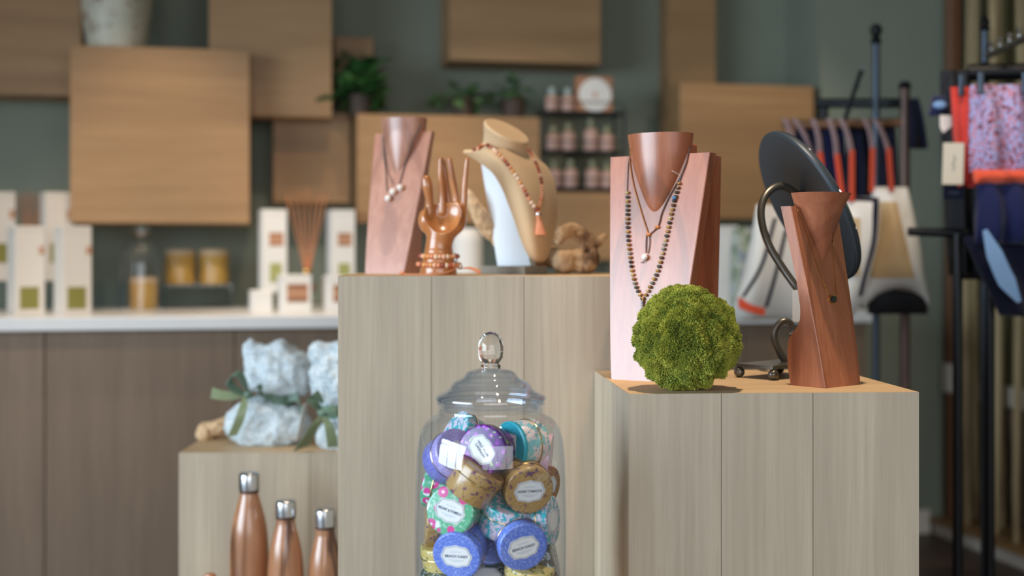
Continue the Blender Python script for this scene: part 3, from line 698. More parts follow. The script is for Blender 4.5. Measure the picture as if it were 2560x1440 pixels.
inst('bead', BLUE1, Matrix.Translation(hit(bT, 1686, 494, .0045)) @ Matrix.Scale(.0036, 4), nb)
nl = thing('leather_necklace', 'knotted tan leather cord with one pearl on the tall wooden stand', 'necklace', hit(bT, 1612, 645, .004))
part('cord', tube(smooth_path(lay(bT, [(1577, 373), (1574, 400), (1582, 455), (1594, 500), (1607, 543), (1621, 586)], .0016)), .0011, 7), MT['leather'], nl)
part('cord', tube(smooth_path(lay(bT, [(1724, 368), (1716, 405), (1702, 440), (1683, 473), (1667, 503), (1653, 536), (1645, 566), (1622, 588)], .0022)), .0010, 7), MT['leather_dark'], nl)
for q_ in ((1621, 587), (1643, 568)):
    c = hit(bT, *q_, .003); part('knot', tr(sphere(.0032, 8, 6, (1.3, 1, .9)), Matrix.Translation(c)), MT['leather'], nl)
part('cord', tube(lay(bT, [(1616, 588), (1615, 610), (1615, 632)], .002, 8), .0008, 6), MT['leather_dark'], nl)
part('cord', tube(lay(bT, [(1624, 590), (1624, 612), (1620, 634)], .002, 8), .0008, 6), MT['leather_dark'], nl)
part('pearl', tr(sphere(.0050, 16, 10), Matrix.Translation(hit(bT, 1611, 643, .0055))), MT['pearl'], nl)
part('cord_end', tube([hit(bT, 1614, 650, .004), hit(bT, 1606, 656, .004), hit(bT, 1602, 657, .003)], .0007, 6), MT['leather_dark'], nl)
# three pearls on the left stand
n3 = thing('pearl_necklace', 'dark cord with three white pearls on the wooden stand beside the hand', 'necklace', hit(bL, 982, 484, .003))
part('cord', tube(smooth_path(lay(bL, [(1053, 313), (1034, 350), (1018, 395), (1007, 432), (998, 464)], .0015, 24, 2.5)), .0012, 7), MT['cord'], n3)
part('cord', tube(smooth_path(lay(bL, [(958, 340), (960, 375), (964, 420), (968, 478)], .0015, 24, 2.5)), .0010, 7), MT['cord'], n3)
part('cord', tube(smooth_path(lay(bL, [(961, 375), (969, 425), (984, 462)], .0015, 16, 2.5)), .0006, 6), MT['cord'], n3)
for q_ in ((970, 496), (982, 479), (1000, 469)):
    c = hit(bL, *q_, .006); pe = part('pearl', tr(sphere(.0066, 16, 10), Matrix.Translation(c)), MT['pearl'], n3)
    part('bead_cap', tr(sphere(.0042, 10, 8), Matrix.Translation(c+np.array([.0052, .001, -.002]))), MT['leather'], pe)
# gold chain
ng = thing('pendant_necklace', 'fine gold chain with a dark oval pendant on the small reddish stand', 'necklace', hit(bS, 2082, 750, .002))
for pts in ([(1987, 509), (2005, 551), (2027, 614), (2049, 680), (2071, 738)], [(2081, 580), (2084, 636), (2087, 687), (2091, 735)]):
    p_ = along(smooth_path(lay(bS, pts, .0011, 40, 1.86)), .0009)
    part('chain', tube(p_, [.00042 if k % 2 else .00085 for k in range(len(p_))], 6), MT['gold'], ng)
c = hit(bS, 2082, 748, .003); ca_, sa_ = math.cos(math.radians(41)), math.sin(math.radians(41))
Mp = frame(c, (ca_, sa_, 0), (0, 0, 1), (sa_, -ca_, 0))
ov = lambda a, b, n=28: [(a*abs(math.cos(t))**.7*math.copysign(1, math.cos(t)), b*abs(math.sin(t))**.7*math.copysign(1, math.sin(t))) for t in np.linspace(0, 2*math.pi, n, endpoint=False)]
part('bezel', poly(ov(.0082, .0062), -.002, .0012, Mp), MT['gold'], ng, smooth=None)
part('stone', tr(cat(loft([[(x, y, .0012) for x, y in ov(.0070, .0050)], [(x, y, .0030) for x, y in ov(.0062, .0044)], [(x, y, .0038) for x, y in ov(.0040, .0028)]])), Mp), MT['stone'], ng)

# ------------------------------------------------------------------ wooden hand
DH = 2.27; sH = DH/F
def hp(px, py, dy=0.0): p = P(px, py, DH); p[1] += dy*sH; return p
zb_ = ZC
def hand_sdf(X):
    Y = X
    w_ = chain(Y, [hp(1096, 690), hp(1097, 655), hp(1098, 615), hp(1103, 585), hp(1108, 560)], [r*sH for r in (48, 41, 34, 36, 40)], 8*sH)
    q = Y.copy(); c = hp(1107, 552, 6)
    pal = ell(q, c, (59*sH, 36*sH, 44*sH))
    pal = smin(pal, ell(q, hp(1139, 530, 4), (28*sH, 22*sH, 24*sH)), 10*sH)
    pal = smin(pal, ell(q, hp(1068, 550, -2), (21*sH, 24*sH, 30*sH)), 10*sH)
    scoop = ell(q, hp(1110, 526, -46), (54*sH, 50*sH, 60*sH))
    f_ = smin(w_, pal, 10*sH); f_ = np.maximum(f_, -scoop)
    K = 4*sH
    fin = chain(Y, [hp(1068, 560, 2), hp(1074, 528, 0), hp(1074, 498, -4), hp(1069, 466, -6), hp(1066, 450, -6)], [r*sH for r in (15, 11.5, 10.5, 13.5, 12)], 6*sH)
    fin = np.minimum(fin, chain(Y, [hp(1105, 530, 6), hp(1105, 490, 4), hp(1102, 440, -2), hp(1102, 399, -6)], [r*sH for r in (10.5, 8.5, 8, 7)], K))
    fin = np.minimum(fin, chain(Y, [hp(1122, 530, 22), hp(1119, 490, 20), hp(1112, 440, 14), hp(1107, 404, 10)], [r*sH for r in (10, 8, 7.5, 6.5)], K))
    fin = np.minimum(fin, chain(Y, [hp(1143, 530, 8), hp(1139, 490, 6), hp(1130, 440, 0), hp(1124, 399, -4)], [r*sH for r in (10.5, 8.5, 8, 7)], K))
    fin = np.minimum(fin, chain(Y, [hp(1154, 538, 4), hp(1160, 505, 3), hp(1162, 460, 0), hp(1168, 399, -4)], [r*sH for r in (11, 8.5, 7.5, 5.5)], K))
    f_ = smin(f_, fin, 5*sH)
    return np.maximum(f_, zb_-X[..., 2])
lo = hp(1030, 700, -60); hi = hp(1190, 380, 60)
hand_g = nets(hand_sdf, (lo[0], lo[1], zb_-.001), (hi[0], hi[1], hi[2]), 1.7*sH)
hd = thing('carved_hand', 'polished wooden hand with upright fingers on the tallest plinth', 'hand sculpture', (P(1097, 687, DH)[0], DH, ZC))
part('hand', hand_g, MT['hand'], hd, smooth=180)
for k, (cy, rr, tilt) in enumerate(((640, 47, .05), (661, 52, .07))):
    br = thing('bead_bracelet', ('upper' if k == 0 else 'lower')+' coral bead bracelet around the wrist of the wooden hand', 'bracelet', hp(1097, cy), 'coral bracelets on the wooden hand')
    n = 30 if k == 0 else 33
    for j in range(n):
        a = 2*math.pi*j/n; c = hp(1097, cy)+np.array([math.cos(a)*rr*sH, math.sin(a)*rr*.95*sH, -math.cos(a)*rr*sH*tilt*.3+math.sin(a)*rr*sH*.04])
        inst('bead', random.choice(CORAL), Matrix.Translation(c) @ Matrix.Scale(5.7*sH*random.uniform(.92, 1.1), 4), br)
    part('elastic', tube([hp(1097, cy)+np.array([math.cos(a)*rr*sH, math.sin(a)*rr*.95*sH, -math.cos(a)*rr*sH*tilt*.3+math.sin(a)*rr*sH*.04]) for a in np.linspace(0, 6.2832, 40, endpoint=False)], 1.2*sH, 5, True), MT['leather'], br)
    if k == 1:
        part('silver_connector', cat(tr(sphere(6*sH, 10, 8), Matrix.Translation(hp(1152, 668, -22))), tr(sphere(4.5*sH, 10, 8), Matrix.Translation(hp(1141, 650, -30)))), MT['steel'], br)
        MT['tassel'] = plain('peach_tassel_thread', '#dd8f66', .7, var=.15)
        for j in range(16):
            a = random.uniform(-1, 1); e = hp(1203+random.uniform(-5, 0), 0, -26+a*12); e[2] = ZC+random.uniform(.0012, .009)
            m_ = (hp(1155, 672, -22)+e)/2+np.array([0, 0, .004])
            part('tassel_thread', tube(spline([hp(1155, 671, -22), m_, e], 6), .0009, 5), MT['tassel'], br)
        q_ = [hp(1150, 668, -30), hp(1120, 680, -58), hp(1085, 684, -62), hp(1045, 684, -40), hp(1008, 684, -25)]
        for v in q_[1:]: v[2] = max(ZC+.0015, v[2]); 
        q_[-1][2] = q_[-2][2] = q_[2][2] = ZC+.0015
        part('loose_thread', tube(spline(q_, 24), .0011, 6), MT['tassel'], br)
        part('thread_end', tr(sphere(.0035, 8, 6, (1.6, 1, 1)), Matrix.Translation(q_[-1]+np.array([0, 0, .002]))), MT['tassel'], br)

# ------------------------------------------------------------------ linen bust
lb_ = thing('linen_bust', 'linen covered necklace bust on a white easel back with grey base', 'display bust', P(1290, 686, 2.36)*np.array([1, 1, 0])+np.array([0, 0, ZC]))
LR = [((1159, 378), (1318, 374), 2.36, 2.44, 2.33), ((1180, 389), (1334, 389), 2.355, 2.44, 2.325), ((1198, 401), (1346, 403), 2.35, 2.44, 2.32), ((1233, 429), (1366, 421), 2.335, 2.44, 2.315), ((1257, 467), (1381, 450), 2.325, 2.435, 2.31),
      ((1274, 508), (1388, 492), 2.32, 2.425, 2.305), ((1292, 557), (1388, 543), 2.315, 2.41, 2.305), ((1309, 607), (1380, 596), 2.315, 2.385, 2.31), ((1320, 630), (1371, 627), 2.318, 2.365, 2.314), ((1330, 644), (1364, 643), 2.325, 2.352, 2.322), ((1341, 651), (1355, 651), 2.335, 2.345, 2.335)]
rows = []
for (l, r_, dl, dr_, dm) in LR:
    row = []
    for t in np.linspace(0, 1, 17):
        x = l[0]+(r_[0]-l[0])*t; y = l[1]+(r_[1]-l[1])*t; d_ = (1-t)**2*dl+2*t*(1-t)*(2*dm-(dl+dr_)/2)+t*t*dr_; row.append(P(x, y, d_))
    rows.append(row)
A_ = np.array(rows); G_ = np.stack([spline(A_[:, j], 40) for j in range(17)], 1)
chest = sheet(G_[:, ::-1], .007)
nrm = np.array([.93*.447, -.36, .93*.894]); nrm /= np.linalg.norm(nrm)
c0 = P(1264, 333, 2.385); Rd = 61*2.385/F
Md = axisframe(c0, nrm)
rings = []
for t in np.linspace(0, 1, 8):
    nn = nrm*(1-t)+np.array([.1, -.12, 1.0])*t; nn /= np.linalg.norm(nn); cc = c0*(1-t)+P(1262, 402, 2.405)*t; rr_ = Rd*(1+.02*t-.12*math.sin(math.pi*t))
    Mx = axisframe(cc, nn, up=(0, 1, 0)); rings.append(xf([[rr_*(1+.12*t)*math.cos(a), rr_*(1-.18*t)*math.sin(a), 0] for a in np.linspace(0, 2*math.pi, 36, endpoint=False)], Mx))
neck = loft(rings)
part('chest', chest, MT['linen'], lb_, smooth=60); part('neck', neck, MT['linen'], lb_, smooth=60)
part('neck_top', lathe([(Rd*.97, -.001), (Rd*1.0, .001), (Rd*1.0, .004), (Rd*.96, .006)], 40, Md), MT['linen'], lb_)
bB = bvh(chest, neck)
ea = np.array([P(1203, 409, 2.46), P(1244, 665, 2.45), P(1326, 664, 2.385), P(1290, 480, 2.40)]); off = np.array([.010, .012, 0])
part('easel_back', hexa([ea[1], ea[2], ea[2]+off, ea[1]+off, ea[0], ea[3], ea[3]+off, ea[0]+off]), MT['easel_white'], lb_, smooth=None)
bs = [(P(1203, 0, 2.46)[0], 2.46), (P(1312, 0, 2.30)[0], 2.30), (P(1367, 0, 2.36)[0], 2.36), (P(1260, 0, 2.50)[0], 2.50)]
part('base', hexa([(x, y, ZC) for x, y in bs]+[(x, y, ZC+.015) for x, y in bs]), MT['grey_wood'], lb_, smooth=None)
tn = thing('tassel_necklace', 'coral bead necklace with a peach tassel on the linen bust', 'necklace', hit(bB, 1346, 540, .004, 2.33))
beads(tn, smooth_path(lay(bB, [(1192, 341), (1222, 365), (1251, 389), (1276, 420), (1298, 452), (1318, 489), (1341, 524)], .0032, 40, 2.34)), .0040, CORAL)
beads(tn, smooth_path(lay(bB, [(1318, 372), (1333, 396), (1347, 429), (1354, 461), (1354, 493), (1344, 524)], .0032, 40, 2.36)), .0040, CORAL)
c = hit(bB, 1346, 536, .006, 2.33)
part('tassel_cap', lathe([(.003, .006), (.005, .004), (.005, -.006), (.0055, -.007)], 14, Matrix.Translation(c)), MT['tassel'], tn)
part('silver_band', lathe([(.0054, -.002), (.0058, -.001), (.0058, .002), (.0054, .003)], 14, Matrix.Translation(c)), MT['steel'], tn)
tv = [tube([c+np.array([.003*math.cos(a), .003*math.sin(a), -.006]), c+np.array([.006*math.cos(a)+.002, .004*math.sin(a)-.002, -.022]), c+np.array([.009*math.cos(a)+.004, .005*math.sin(a)-.004, -.037])], .0012, 5) for a in np.linspace(0, 6.28, 26)]
part('tassel', cat(*tv), MT['tassel'], tn)

# ------------------------------------------------------------------ driftwood
def bark(name, c1, c2, dark):
    n = NT(name); co = n.coord(); f = n.noise(co, 45, 5, .65, .8); g = n.noise(co, 14, 3, .5, .5)
    a = n.ramp(f, [(.3, C(c1)), (.65, C(c2))]); a = n.mix(n.ramp(g, [(.58, (0, 0, 0)), (.68, (.85, .85, .85))]), a, C(dark)); n.col(a); n.set(Roughness=.75); n.bump(f, .35, .004); return n.m
MT['drift'] = bark('driftwood', '#bd9670', '#dcb88e', '#5e3c2a')
DD = 2.42; sD = DD/F
def dp_(px, py, dy=0): p = P(px, py, DD); p[1] += dy*sD; return p
def drift_sdf(X):
    a = chain(X, [dp_(1171, 480, 30), dp_(1190, 524, 30), dp_(1224, 572, 60), dp_(1290, 625, 105), dp_(1365, 640, 80), dp_(1404, 650, 20)], [r*sD for r in (9, 17, 22, 24, 26, 24)], 12*sD)
    b = chain(X, [dp_(1396, 600, -5), dp_(1412, 580, -5), dp_(1438, 577, -5), dp_(1465, 600, -5), dp_(1470, 640, 0)], [r*sD for r in (14, 17, 18, 20, 26)], 10*sD)
    c = chain(X, [dp_(1470, 622, 0), dp_(1495, 604, 0), dp_(1512, 590, 0)], [r*sD for r in (16, 12, 6)], 6*sD)
    e = smin(ell(X, dp_(1412, 655, -15), (31*sD, 28*sD, 31*sD)), ell(X, dp_(1458, 652, -8), (38*sD, 30*sD, 33*sD)), 6*sD)
    s = smin(smin(a, b, 10*sD), smin(c, e, 8*sD), 8*sD)
    for h_, r_ in ((dp_(1433, 589, -20), 9), (dp_(1468, 628, -26), 8), (dp_(1200, 512, 14), 8), (dp_(1212, 548, 18), 9), (dp_(1390, 590, -14), 8), (dp_(1436, 650, -38), 7)):
        s = np.maximum(s, -(np.linalg.norm(X-h_, axis=-1)-r_*sD))
    s = s+fbm(X/(13*sD), 3)*2.6*sD+np.abs(vnoise(X/(26*sD)))*4*sD-2*sD
    return np.maximum(s, ZC-X[..., 2])
lo = dp_(1150, 700, -60); hi = dp_(1525, 470, 140)
solo('driftwood', nets(drift_sdf, (lo[0], lo[1], ZC-.001), (hi[0], hi[1], hi[2]), 2.4*sD), MT['drift'], 'gnarled pale driftwood branch lying behind the linen bust', 'driftwood', smooth=180)
DW = 2.80; sW = DW/F
def wp(px, py, dy=0): p = P(px, py, DW); p[1] += dy*sW; return p
def drift2(X):
    s = chain(X, [wp(515, 1078), wp(545, 1068), wp(580, 1052, 15), wp(612, 1046, 40)], [r*sW for r in (20, 19, 16, 14)], 8*sW)
    s = smin(s, ell(X, wp(517, 1082, -6), (24*sW, 24*sW, 24*sW)), 6*sW)
    s = s+fbm(X/(12*sW), 3)*3.5*sW; return np.maximum(s, ZL-X[..., 2])
lo = wp(480, 1115, -40); hi = wp(640, 1015, 70)
solo('driftwood', nets(drift2, (lo[0], lo[1], ZL-.001), (hi[0], hi[1], hi[2]), 2.6*sW), MT['drift'], 'short driftwood stub on the low plinth beside the plush towels', 'driftwood', smooth=180)

# ------------------------------------------------------------------ moss ball
mc = P(1718, 838, 1.815); mr = .0735
mc[2] = ZR+mr*.985
V, Fc = ico(6); nz = fbm(V*5.5+3, 2)
cc_ = RNG.normal(size=(260, 3)); cc_ /= np.linalg.norm(cc_, axis=1, keepdims=True); csz = RNG.uniform(.8, 1.3, 260)
dst = np.linalg.norm(V[:, None, :]-cc_[None], axis=2)/csz[None]; near_ = dst.argmin(1); dn_ = dst[np.arange(len(V)), near_]
lump = .03*nz+.02*vnoise(V*16)+.14*np.clip(1-(dn_/.21)**2, -.1, 1)*(.55+.45*_H[near_ % 32, near_//32, 3])-.055
dirs = V.copy(); V = V*(mr*(1+lump-.06))[:, None]
mb = thing('moss_ball', 'round green moss ball on the oak plinth', 'moss ball', (mc[0], mc[1], ZR))
def mossmat(name, a, b, c):
    n = NT(name); co = n.coord(rnd=False); f = n.noise(co, 34, 3, .6); g = n.noise(co, 320, 2)
    n.col(n.mix(n.ramp(g, [(.35, (0, 0, 0)), (.7, (.8, .8, .8))]), n.ramp(f, [(.36, C(a)), (.52, C(b)), (.66, C(c))]), C(c))); n.set(Roughness=.85, Specular_IOR_Level=.15); return n.m
MM = mossmat('moss', '#526422', '#848e32', '#b6b450')
MC = mossmat('moss_core', '#2c3c16', '#3c4c1c', '#4c5c22')
Vc = V+mc; Vc[:, 2] = np.maximum(Vc[:, 2], ZR+.0008)
part('core', (Vc, Fc), MC, mb, smooth=180)
NT_ = 60000; idx = RNG.integers(0, len(V), NT_); base = V[idx]; nd = dirs[idx]; ph = RNG.normal(size=(NT_, 3))
ax = nd+.55*ph/np.linalg.norm(ph, axis=1, keepdims=True)+2.6*(dirs[idx]-cc_[near_[idx]]); ax /= np.linalg.norm(ax, axis=1, keepdims=True)
dens = np.clip(1-dn_[idx]/.21, 0, 1); Ln = mr*(.018+.04*dens)*RNG.uniform(.7, 1.25, NT_)
sd = np.cross(ax, RNG.normal(size=(NT_, 3))); sd /= np.linalg.norm(sd, axis=1, keepdims=True); s2 = np.cross(ax, sd); wv = .0004
b0 = base+RNG.normal(size=(NT_, 3))*.0006
mid = b0+ax*(Ln*.55)[:, None]; tip = b0+ax*Ln[:, None]+nd*(Ln*.15)[:, None]
VV = np.stack([b0+sd*wv, b0-sd*wv*.5+s2*wv, b0-sd*wv*.5-s2*wv, mid+sd*wv*1.7, mid-sd*wv*.85+s2*wv*1.5, mid-sd*wv*.85-s2*wv*1.5, tip], 1).reshape(-1, 3)+mc
VV[:, 2] = np.maximum(VV[:, 2], ZR+.0006)
FF = []
for k in range(NT_):
    q = 7*k; FF += [(q, q+1, q+4, q+3), (q+1, q+2, q+5, q+4), (q+2, q, q+3, q+5), (q+3, q+4, q+6), (q+4, q+5, q+6), (q+5, q+3, q+6)]
part('moss', (VV, FF), MM, mb, smooth=None, kind='stuff')
# ------------------------------------------------------------------ oval mirror on a scrolled stand
mi = thing('table_mirror', 'round tilting mirror with dark back on a scrolled iron stand', 'mirror', (.42, 2.03, ZR))
e1 = np.array([math.cos(math.radians(-48)), math.sin(math.radians(-48)), 0]); e2 = np.array([math.cos(math.radians(42)), math.sin(math.radians(42)), 0])
q0 = np.array([P(1838, 0, 2.0)[0], 2.0, ZR+.017]); pl = [q0, q0+e1*.072, q0+e1*.072+e2*.115, q0+e2*.115]
part('base_plate', hexa(pl+[p+np.array([0, 0, .005]) for p in pl]), MT['iron'], mi, smooth=None)
for p in pl:
    c = p+(np.mean(pl, axis=0)-p)*.10; c[2] = ZR+.0085; part('ball_foot', tr(sphere(.0085, 14, 10), Matrix.Translation(c)), MT['iron'], mi)
dM = lambda px, py, d: P(px, py, d)
part('stem', tube(spline([dM(1985, 920, 2.02), dM(2026, 860, 2.03), dM(2034, 800, 2.04), dM(2014, 750, 2.04), dM(1993, 721, 2.04), dM(1960, 675, 2.05), dM(1926, 620, 2.06), dM(1907, 568, 2.07), dM(1903, 522, 2.08), dM(1916, 486, 2.09), dM(1943, 466, 2.10), dM(1970, 470, 2.11), dM(2005, 495, 2.125)], 70), .0062, 12), MT['iron'], mi)
part('scroll', tube(spline([dM(2000, 921, 2.03), dM(1968, 905, 2.03), dM(1945, 873, 2.03), dM(1935, 840, 2.03), dM(1944, 813, 2.03), dM(1963, 802, 2.03), dM(1980, 812, 2.03), dM(1982, 832, 2.03), dM(1973, 838, 2.03)], 50), [.0068-.0032*k/49 for k in range(50)], 12), MT['iron'], mi)
mc_ = P(2018, 516, 2.14); vd_ = mc_-np.array([0, 0, H]); vd_ /= np.linalg.norm(vd_); m0_ = np.array([-.879, 0, -.477]); m0_ = m0_-vd_*(m0_@vd_); m0_ /= np.linalg.norm(m0_)
nb_ = -.36*vd_+.933*m0_; Rm = 205*2.14/F
Mm = axisframe(mc_, nb_)
part('back_plate', lathe([(Rm*.99, -.002), (Rm, 0), (Rm, .003), (Rm*.99, .005)], 72, Mm), MT['mirror_back'], mi)
part('rim', lathe([(Rm*1.0, -.006), (Rm*1.012, -.004), (Rm*1.012, .002), (Rm*1.0, .0035)], 72, Mm, False, False), MT['mirror_back'], mi)
part('glass', lathe([(Rm*.995, -.008), (Rm*.995, -.0025)], 72, Mm), MT['mirror'], mi)
part('pivot', lathe([(.02, .005), (.018, .012), (.009, .018), (.008, .03)], 20, Mm), MT['iron'], mi)
# white tag on the stem
tg = thing('blank_tag', 'blank white rounded tag hanging on the mirror stem behind the small stand', 'tag', P(1996, 806, 2.015))
rr = [(math.copysign(17, a)-math.copysign(6, a)+6*math.cos(t), math.copysign(40, b)-math.copysign(6, b)+6*math.sin(t)) for (a, b, t0) in ((1, 1, 0), (-1, 1, 90), (-1, -1, 180), (1, -1, 270)) for t in np.radians(np.linspace(t0, t0+90, 5))]
part('card', poly([(x*2.015/F, y*2.015/F) for x, y in rr], -.0005, .0005, frame(P(1998, 765, 2.015), (1, 0, 0), (0, 0, 1), (0, -1, 0))), MT['white_card'], tg, smooth=None)
part('string', tube([P(2000, 728, 2.014), P(2001, 722, 2.03), P(2001, 728, 2.048)], .0005, 5), MT['cord'], tg)

# ------------------------------------------------------------------ glass jar with tins
JX, JD = P(1227, 0, 1.72)[0], 1.72; sj = JD/F
def zj(py): return H-(py-HY)*sj
jar = thing('glass_jar', 'large clear glass jar with a lid, filled with patterned tins', 'jar', (JX, JD, ZJ))
Mj = Matrix.Translation((JX, JD, 0)); hz = zj(1440)-ZJ
wallp = [(150, None, ZJ+.006), (172, None, ZJ+.008), (184, None, ZJ+.02), (189, None, ZJ+.05)]
prof = [(r*sj, z) for r, _, z in wallp]+[(r*sj, zj(y)) for r, y in ((190, 1440), (190, 1300), (188, 1200), (185, 1130), (180, 1095), (172, 1070), (161, 1052), (148, 1042), (137, 1037), (131, 1032), (130, 1022), (131, 1012), (134, 1008))]
part('body', lathe(prof, 72, Mj, False, False), MT['glass'], jar, smooth=80)
part('foot', lathe([(160*sj, ZJ), (176*sj, ZJ+.001), (180*sj, ZJ+.004), (172*sj, ZJ+.0075), (20*sj, ZJ+.0075)], 60, Mj), MT['glass'], jar, smooth=60)
part('rim_ring', lathe([(127*sj, zj(1012)), (133*sj, zj(1010)), (136*sj, zj(1007)), (132*sj, zj(1004.5)), (126*sj, zj(1005))], 72, Mj, False, False), MT['glass'], jar, smooth=80)
lidp = [(125, 1004), (134, 1001), (137, 996), (134, 989), (126, 984), (113, 978), (104, 971), (100, 963), (94, 955), (84, 950), (72, 945), (66, 938), (60, 930), (50, 925), (34, 922), (26, 920)]
ld = part('lid', lathe([(r*sj, zj(y)) for r, y in lidp], 72, Mj, False, False), MT['glass'], jar, smooth=80)
part('lid_inner', lathe([((r-4)*sj, zj(y+2.5)) for r, y in lidp[1:-1]], 72, Mj, False, False), MT['glass'], ld, smooth=80)
part('lid_stopper', lathe([(118*sj, zj(1003)), (119*sj, zj(1024)), (116*sj, zj(1027))], 72, Mj, False, False), MT['glass'], ld, smooth=80)
part('lid_rim', lathe([(126*sj, zj(1003.5)), (136*sj, zj(1001)), (139*sj, zj(996)), (135.5*sj, zj(990)), (128*sj, zj(986.5))], 72, Mj, False, False), MT['glass'], ld, smooth=80)
kp = [(24, 921), (25, 915), (21, 910), (20, 907), (25, 903), (30, 894), (32, 880), (31.5, 866), (28, 850), (21, 839), (12, 832), (4, 829.5)]
part('knob', lathe([(r*sj, zj(y)) for r, y in kp], 48, Mj), MT['knob'], ld, smooth=80)

def pat(name, base, fn, rough=.3):
    n = NT(name); co = n.coord(); n.col(fn(n, co, C(base))); n.set(Roughness=rough, Coat_Weight=.3, Coat_Roughness=.15); return n.m
W1 = (1, 1, 1, 1); K0 = (0, 0, 0, 1)
def thr(n, f, a, b): return n.ramp(f, [(a, (0, 0, 0)), (b, (1, 1, 1))])
def speck(c2, sc):
    return lambda n, co, b: n.mix(thr(n, n.noise(co, sc, 3, .6), .5, .6), b, C(c2))
def stars(n, co, b):
    v = n.vor(co, 120); a = n.mix(n.ramp(v, [(.22, W1), (.48, K0)]), b, C('#9a22b0')); a = n.mix(n.ramp(v, [(.03, W1), (.14, K0)]), a, C('#f0d8f4')); return n.mix(thr(n, n.noise(co, 150, 2), .64, .68), a, C('#9cc46a'))
def honey(n, co, b):
    e = n.vor(co, 420, 'DISTANCE_TO_EDGE', 'Distance', .25); a = n.mix(n.ramp(e, [(.04, W1), (.12, K0)]), b, C('#a07838')); return n.mix(thr(n, n.noise(co, 130, 3, .6), .57, .62), a, C('#6e4a62'))
def turq(n, co, b):
    a = n.mix(thr(n, n.noise(co, 130, 3, .6, .5), .46, .52), b, C('#e0cfdc')); return n.mix(thr(n, n.noise(co, 210, 2), .60, .66), a, C('#3f98a4'))
def turq2(n, co, b):
    a = n.mix(thr(n, n.noise(co, 80, 2, .5, .5), .46, .50), b, C('#ecd4cc')); return n.mix(thr(n, n.noise(co, 210, 2), .60, .66), a, C('#7fb6b0'))
def peony(n, co, b):
    v = n.vor(co, 52); a = n.mix(thr(n, n.noise(co, 260, 2), .55, .6), b, C('#a9d0b6')); a = n.mix(n.ramp(v, [(.36, W1), (.40, K0)]), a, C('#dc4a92')); a = n.mix(n.ramp(v, [(.10, W1), (.13, K0)]), a, C('#f2dbe6'))
    return n.mix(thr(n, n.noise(co, 60, 1), .66, .68), a, C('#e8ece8'))
def mustard(n, co, b):
    v = n.vor(co, 150); u_ = n.n('ShaderNodeVectorMath', operation='ADD'); u_.inputs[1].default_value = (.013, .02, .007); n.l(co, u_.inputs[0])
    a = n.mix(n.ramp(n.vor(u_.outputs[0], 120), [(.20, W1), (.26, K0)]), b, C('#4f6a48')); return n.mix(n.ramp(v, [(.16, W1), (.2, K0)]), a, C('#eee8d4'))
def darkleaf(n, co, b):
    return n.mix(n.ramp(n.vor(co, 140), [(.16, W1), (.24, K0)]), n.mix(thr(n, n.noise(co, 200, 2), .6, .63), b, C('#b8c4bc')), C('#d4dcd6'))
def lemon(n, co, b):
    return n.mix(n.ramp(n.vor(co, 75), [(.17, W1), (.2, K0)]), n.mix(thr(n, n.noise(co, 120, 2), .68, .7), b, C('#a89878')), C('#d8c052'))
TM = {'lav': pat('lavender_print', '#8e8ed2', speck('#6a6cc0', 420)), 'lavlid': pat('pale_lavender_print', '#b3a6d6', speck('#8f84c4', 420)), 'blue': pat('daisy_blue_print', '#5f78cc', speck('#8a9fe0', 380)),
      'purple': pat('plum_flower_print', '#4a1a6a', stars), 'honey': pat('honeycomb_print', '#bd9a68', honey), 'turq': pat('turquoise_print', '#46b4bc', turq), 'turq2': pat('pale_turquoise_print', '#8cc4c2', turq2),
      'peony': pat('peony_print', '#5fae84', peony), 'mustard': pat('mustard_print', '#cdb36a', mustard), 'dark': pat('dark_leaf_print', '#2f4a44', darkleaf), 'grey': pat('grey_leaf_print', '#5c5a54', darkleaf), 'lemon': pat('lemon_print', '#e0b8c4', lemon),
      'orange': pat('amber_print', '#a86a34', honey)}
MT['teal'] = plain('teal_plastic', '#2ea6b4', .3, var=.05)
MT['ink'] = plain('blue_grey_ink', '#3c4c66', .6, var=.02)
MT['rimgold'] = plain('tin_gold', '#d2b27c', .25, 1.0, var=.03)
TR, TH = .0330, .043
def plaque(a, b, n=64):
    out = []
    for t in np.linspace(0, 2*math.pi, n, endpoint=False):
        c_, s_ = abs(math.cos(t)), abs(math.sin(t)); m = (c_**2.6+s_**2.6)**(-1/2.6); m *= 1+.06*math.cos(4*t)*0+.045*math.cos(8*t)-.05*math.exp(-((c_-.78)/.10)**2); out.append((a*m*math.cos(t), b*m*math.sin(t)))
    return out
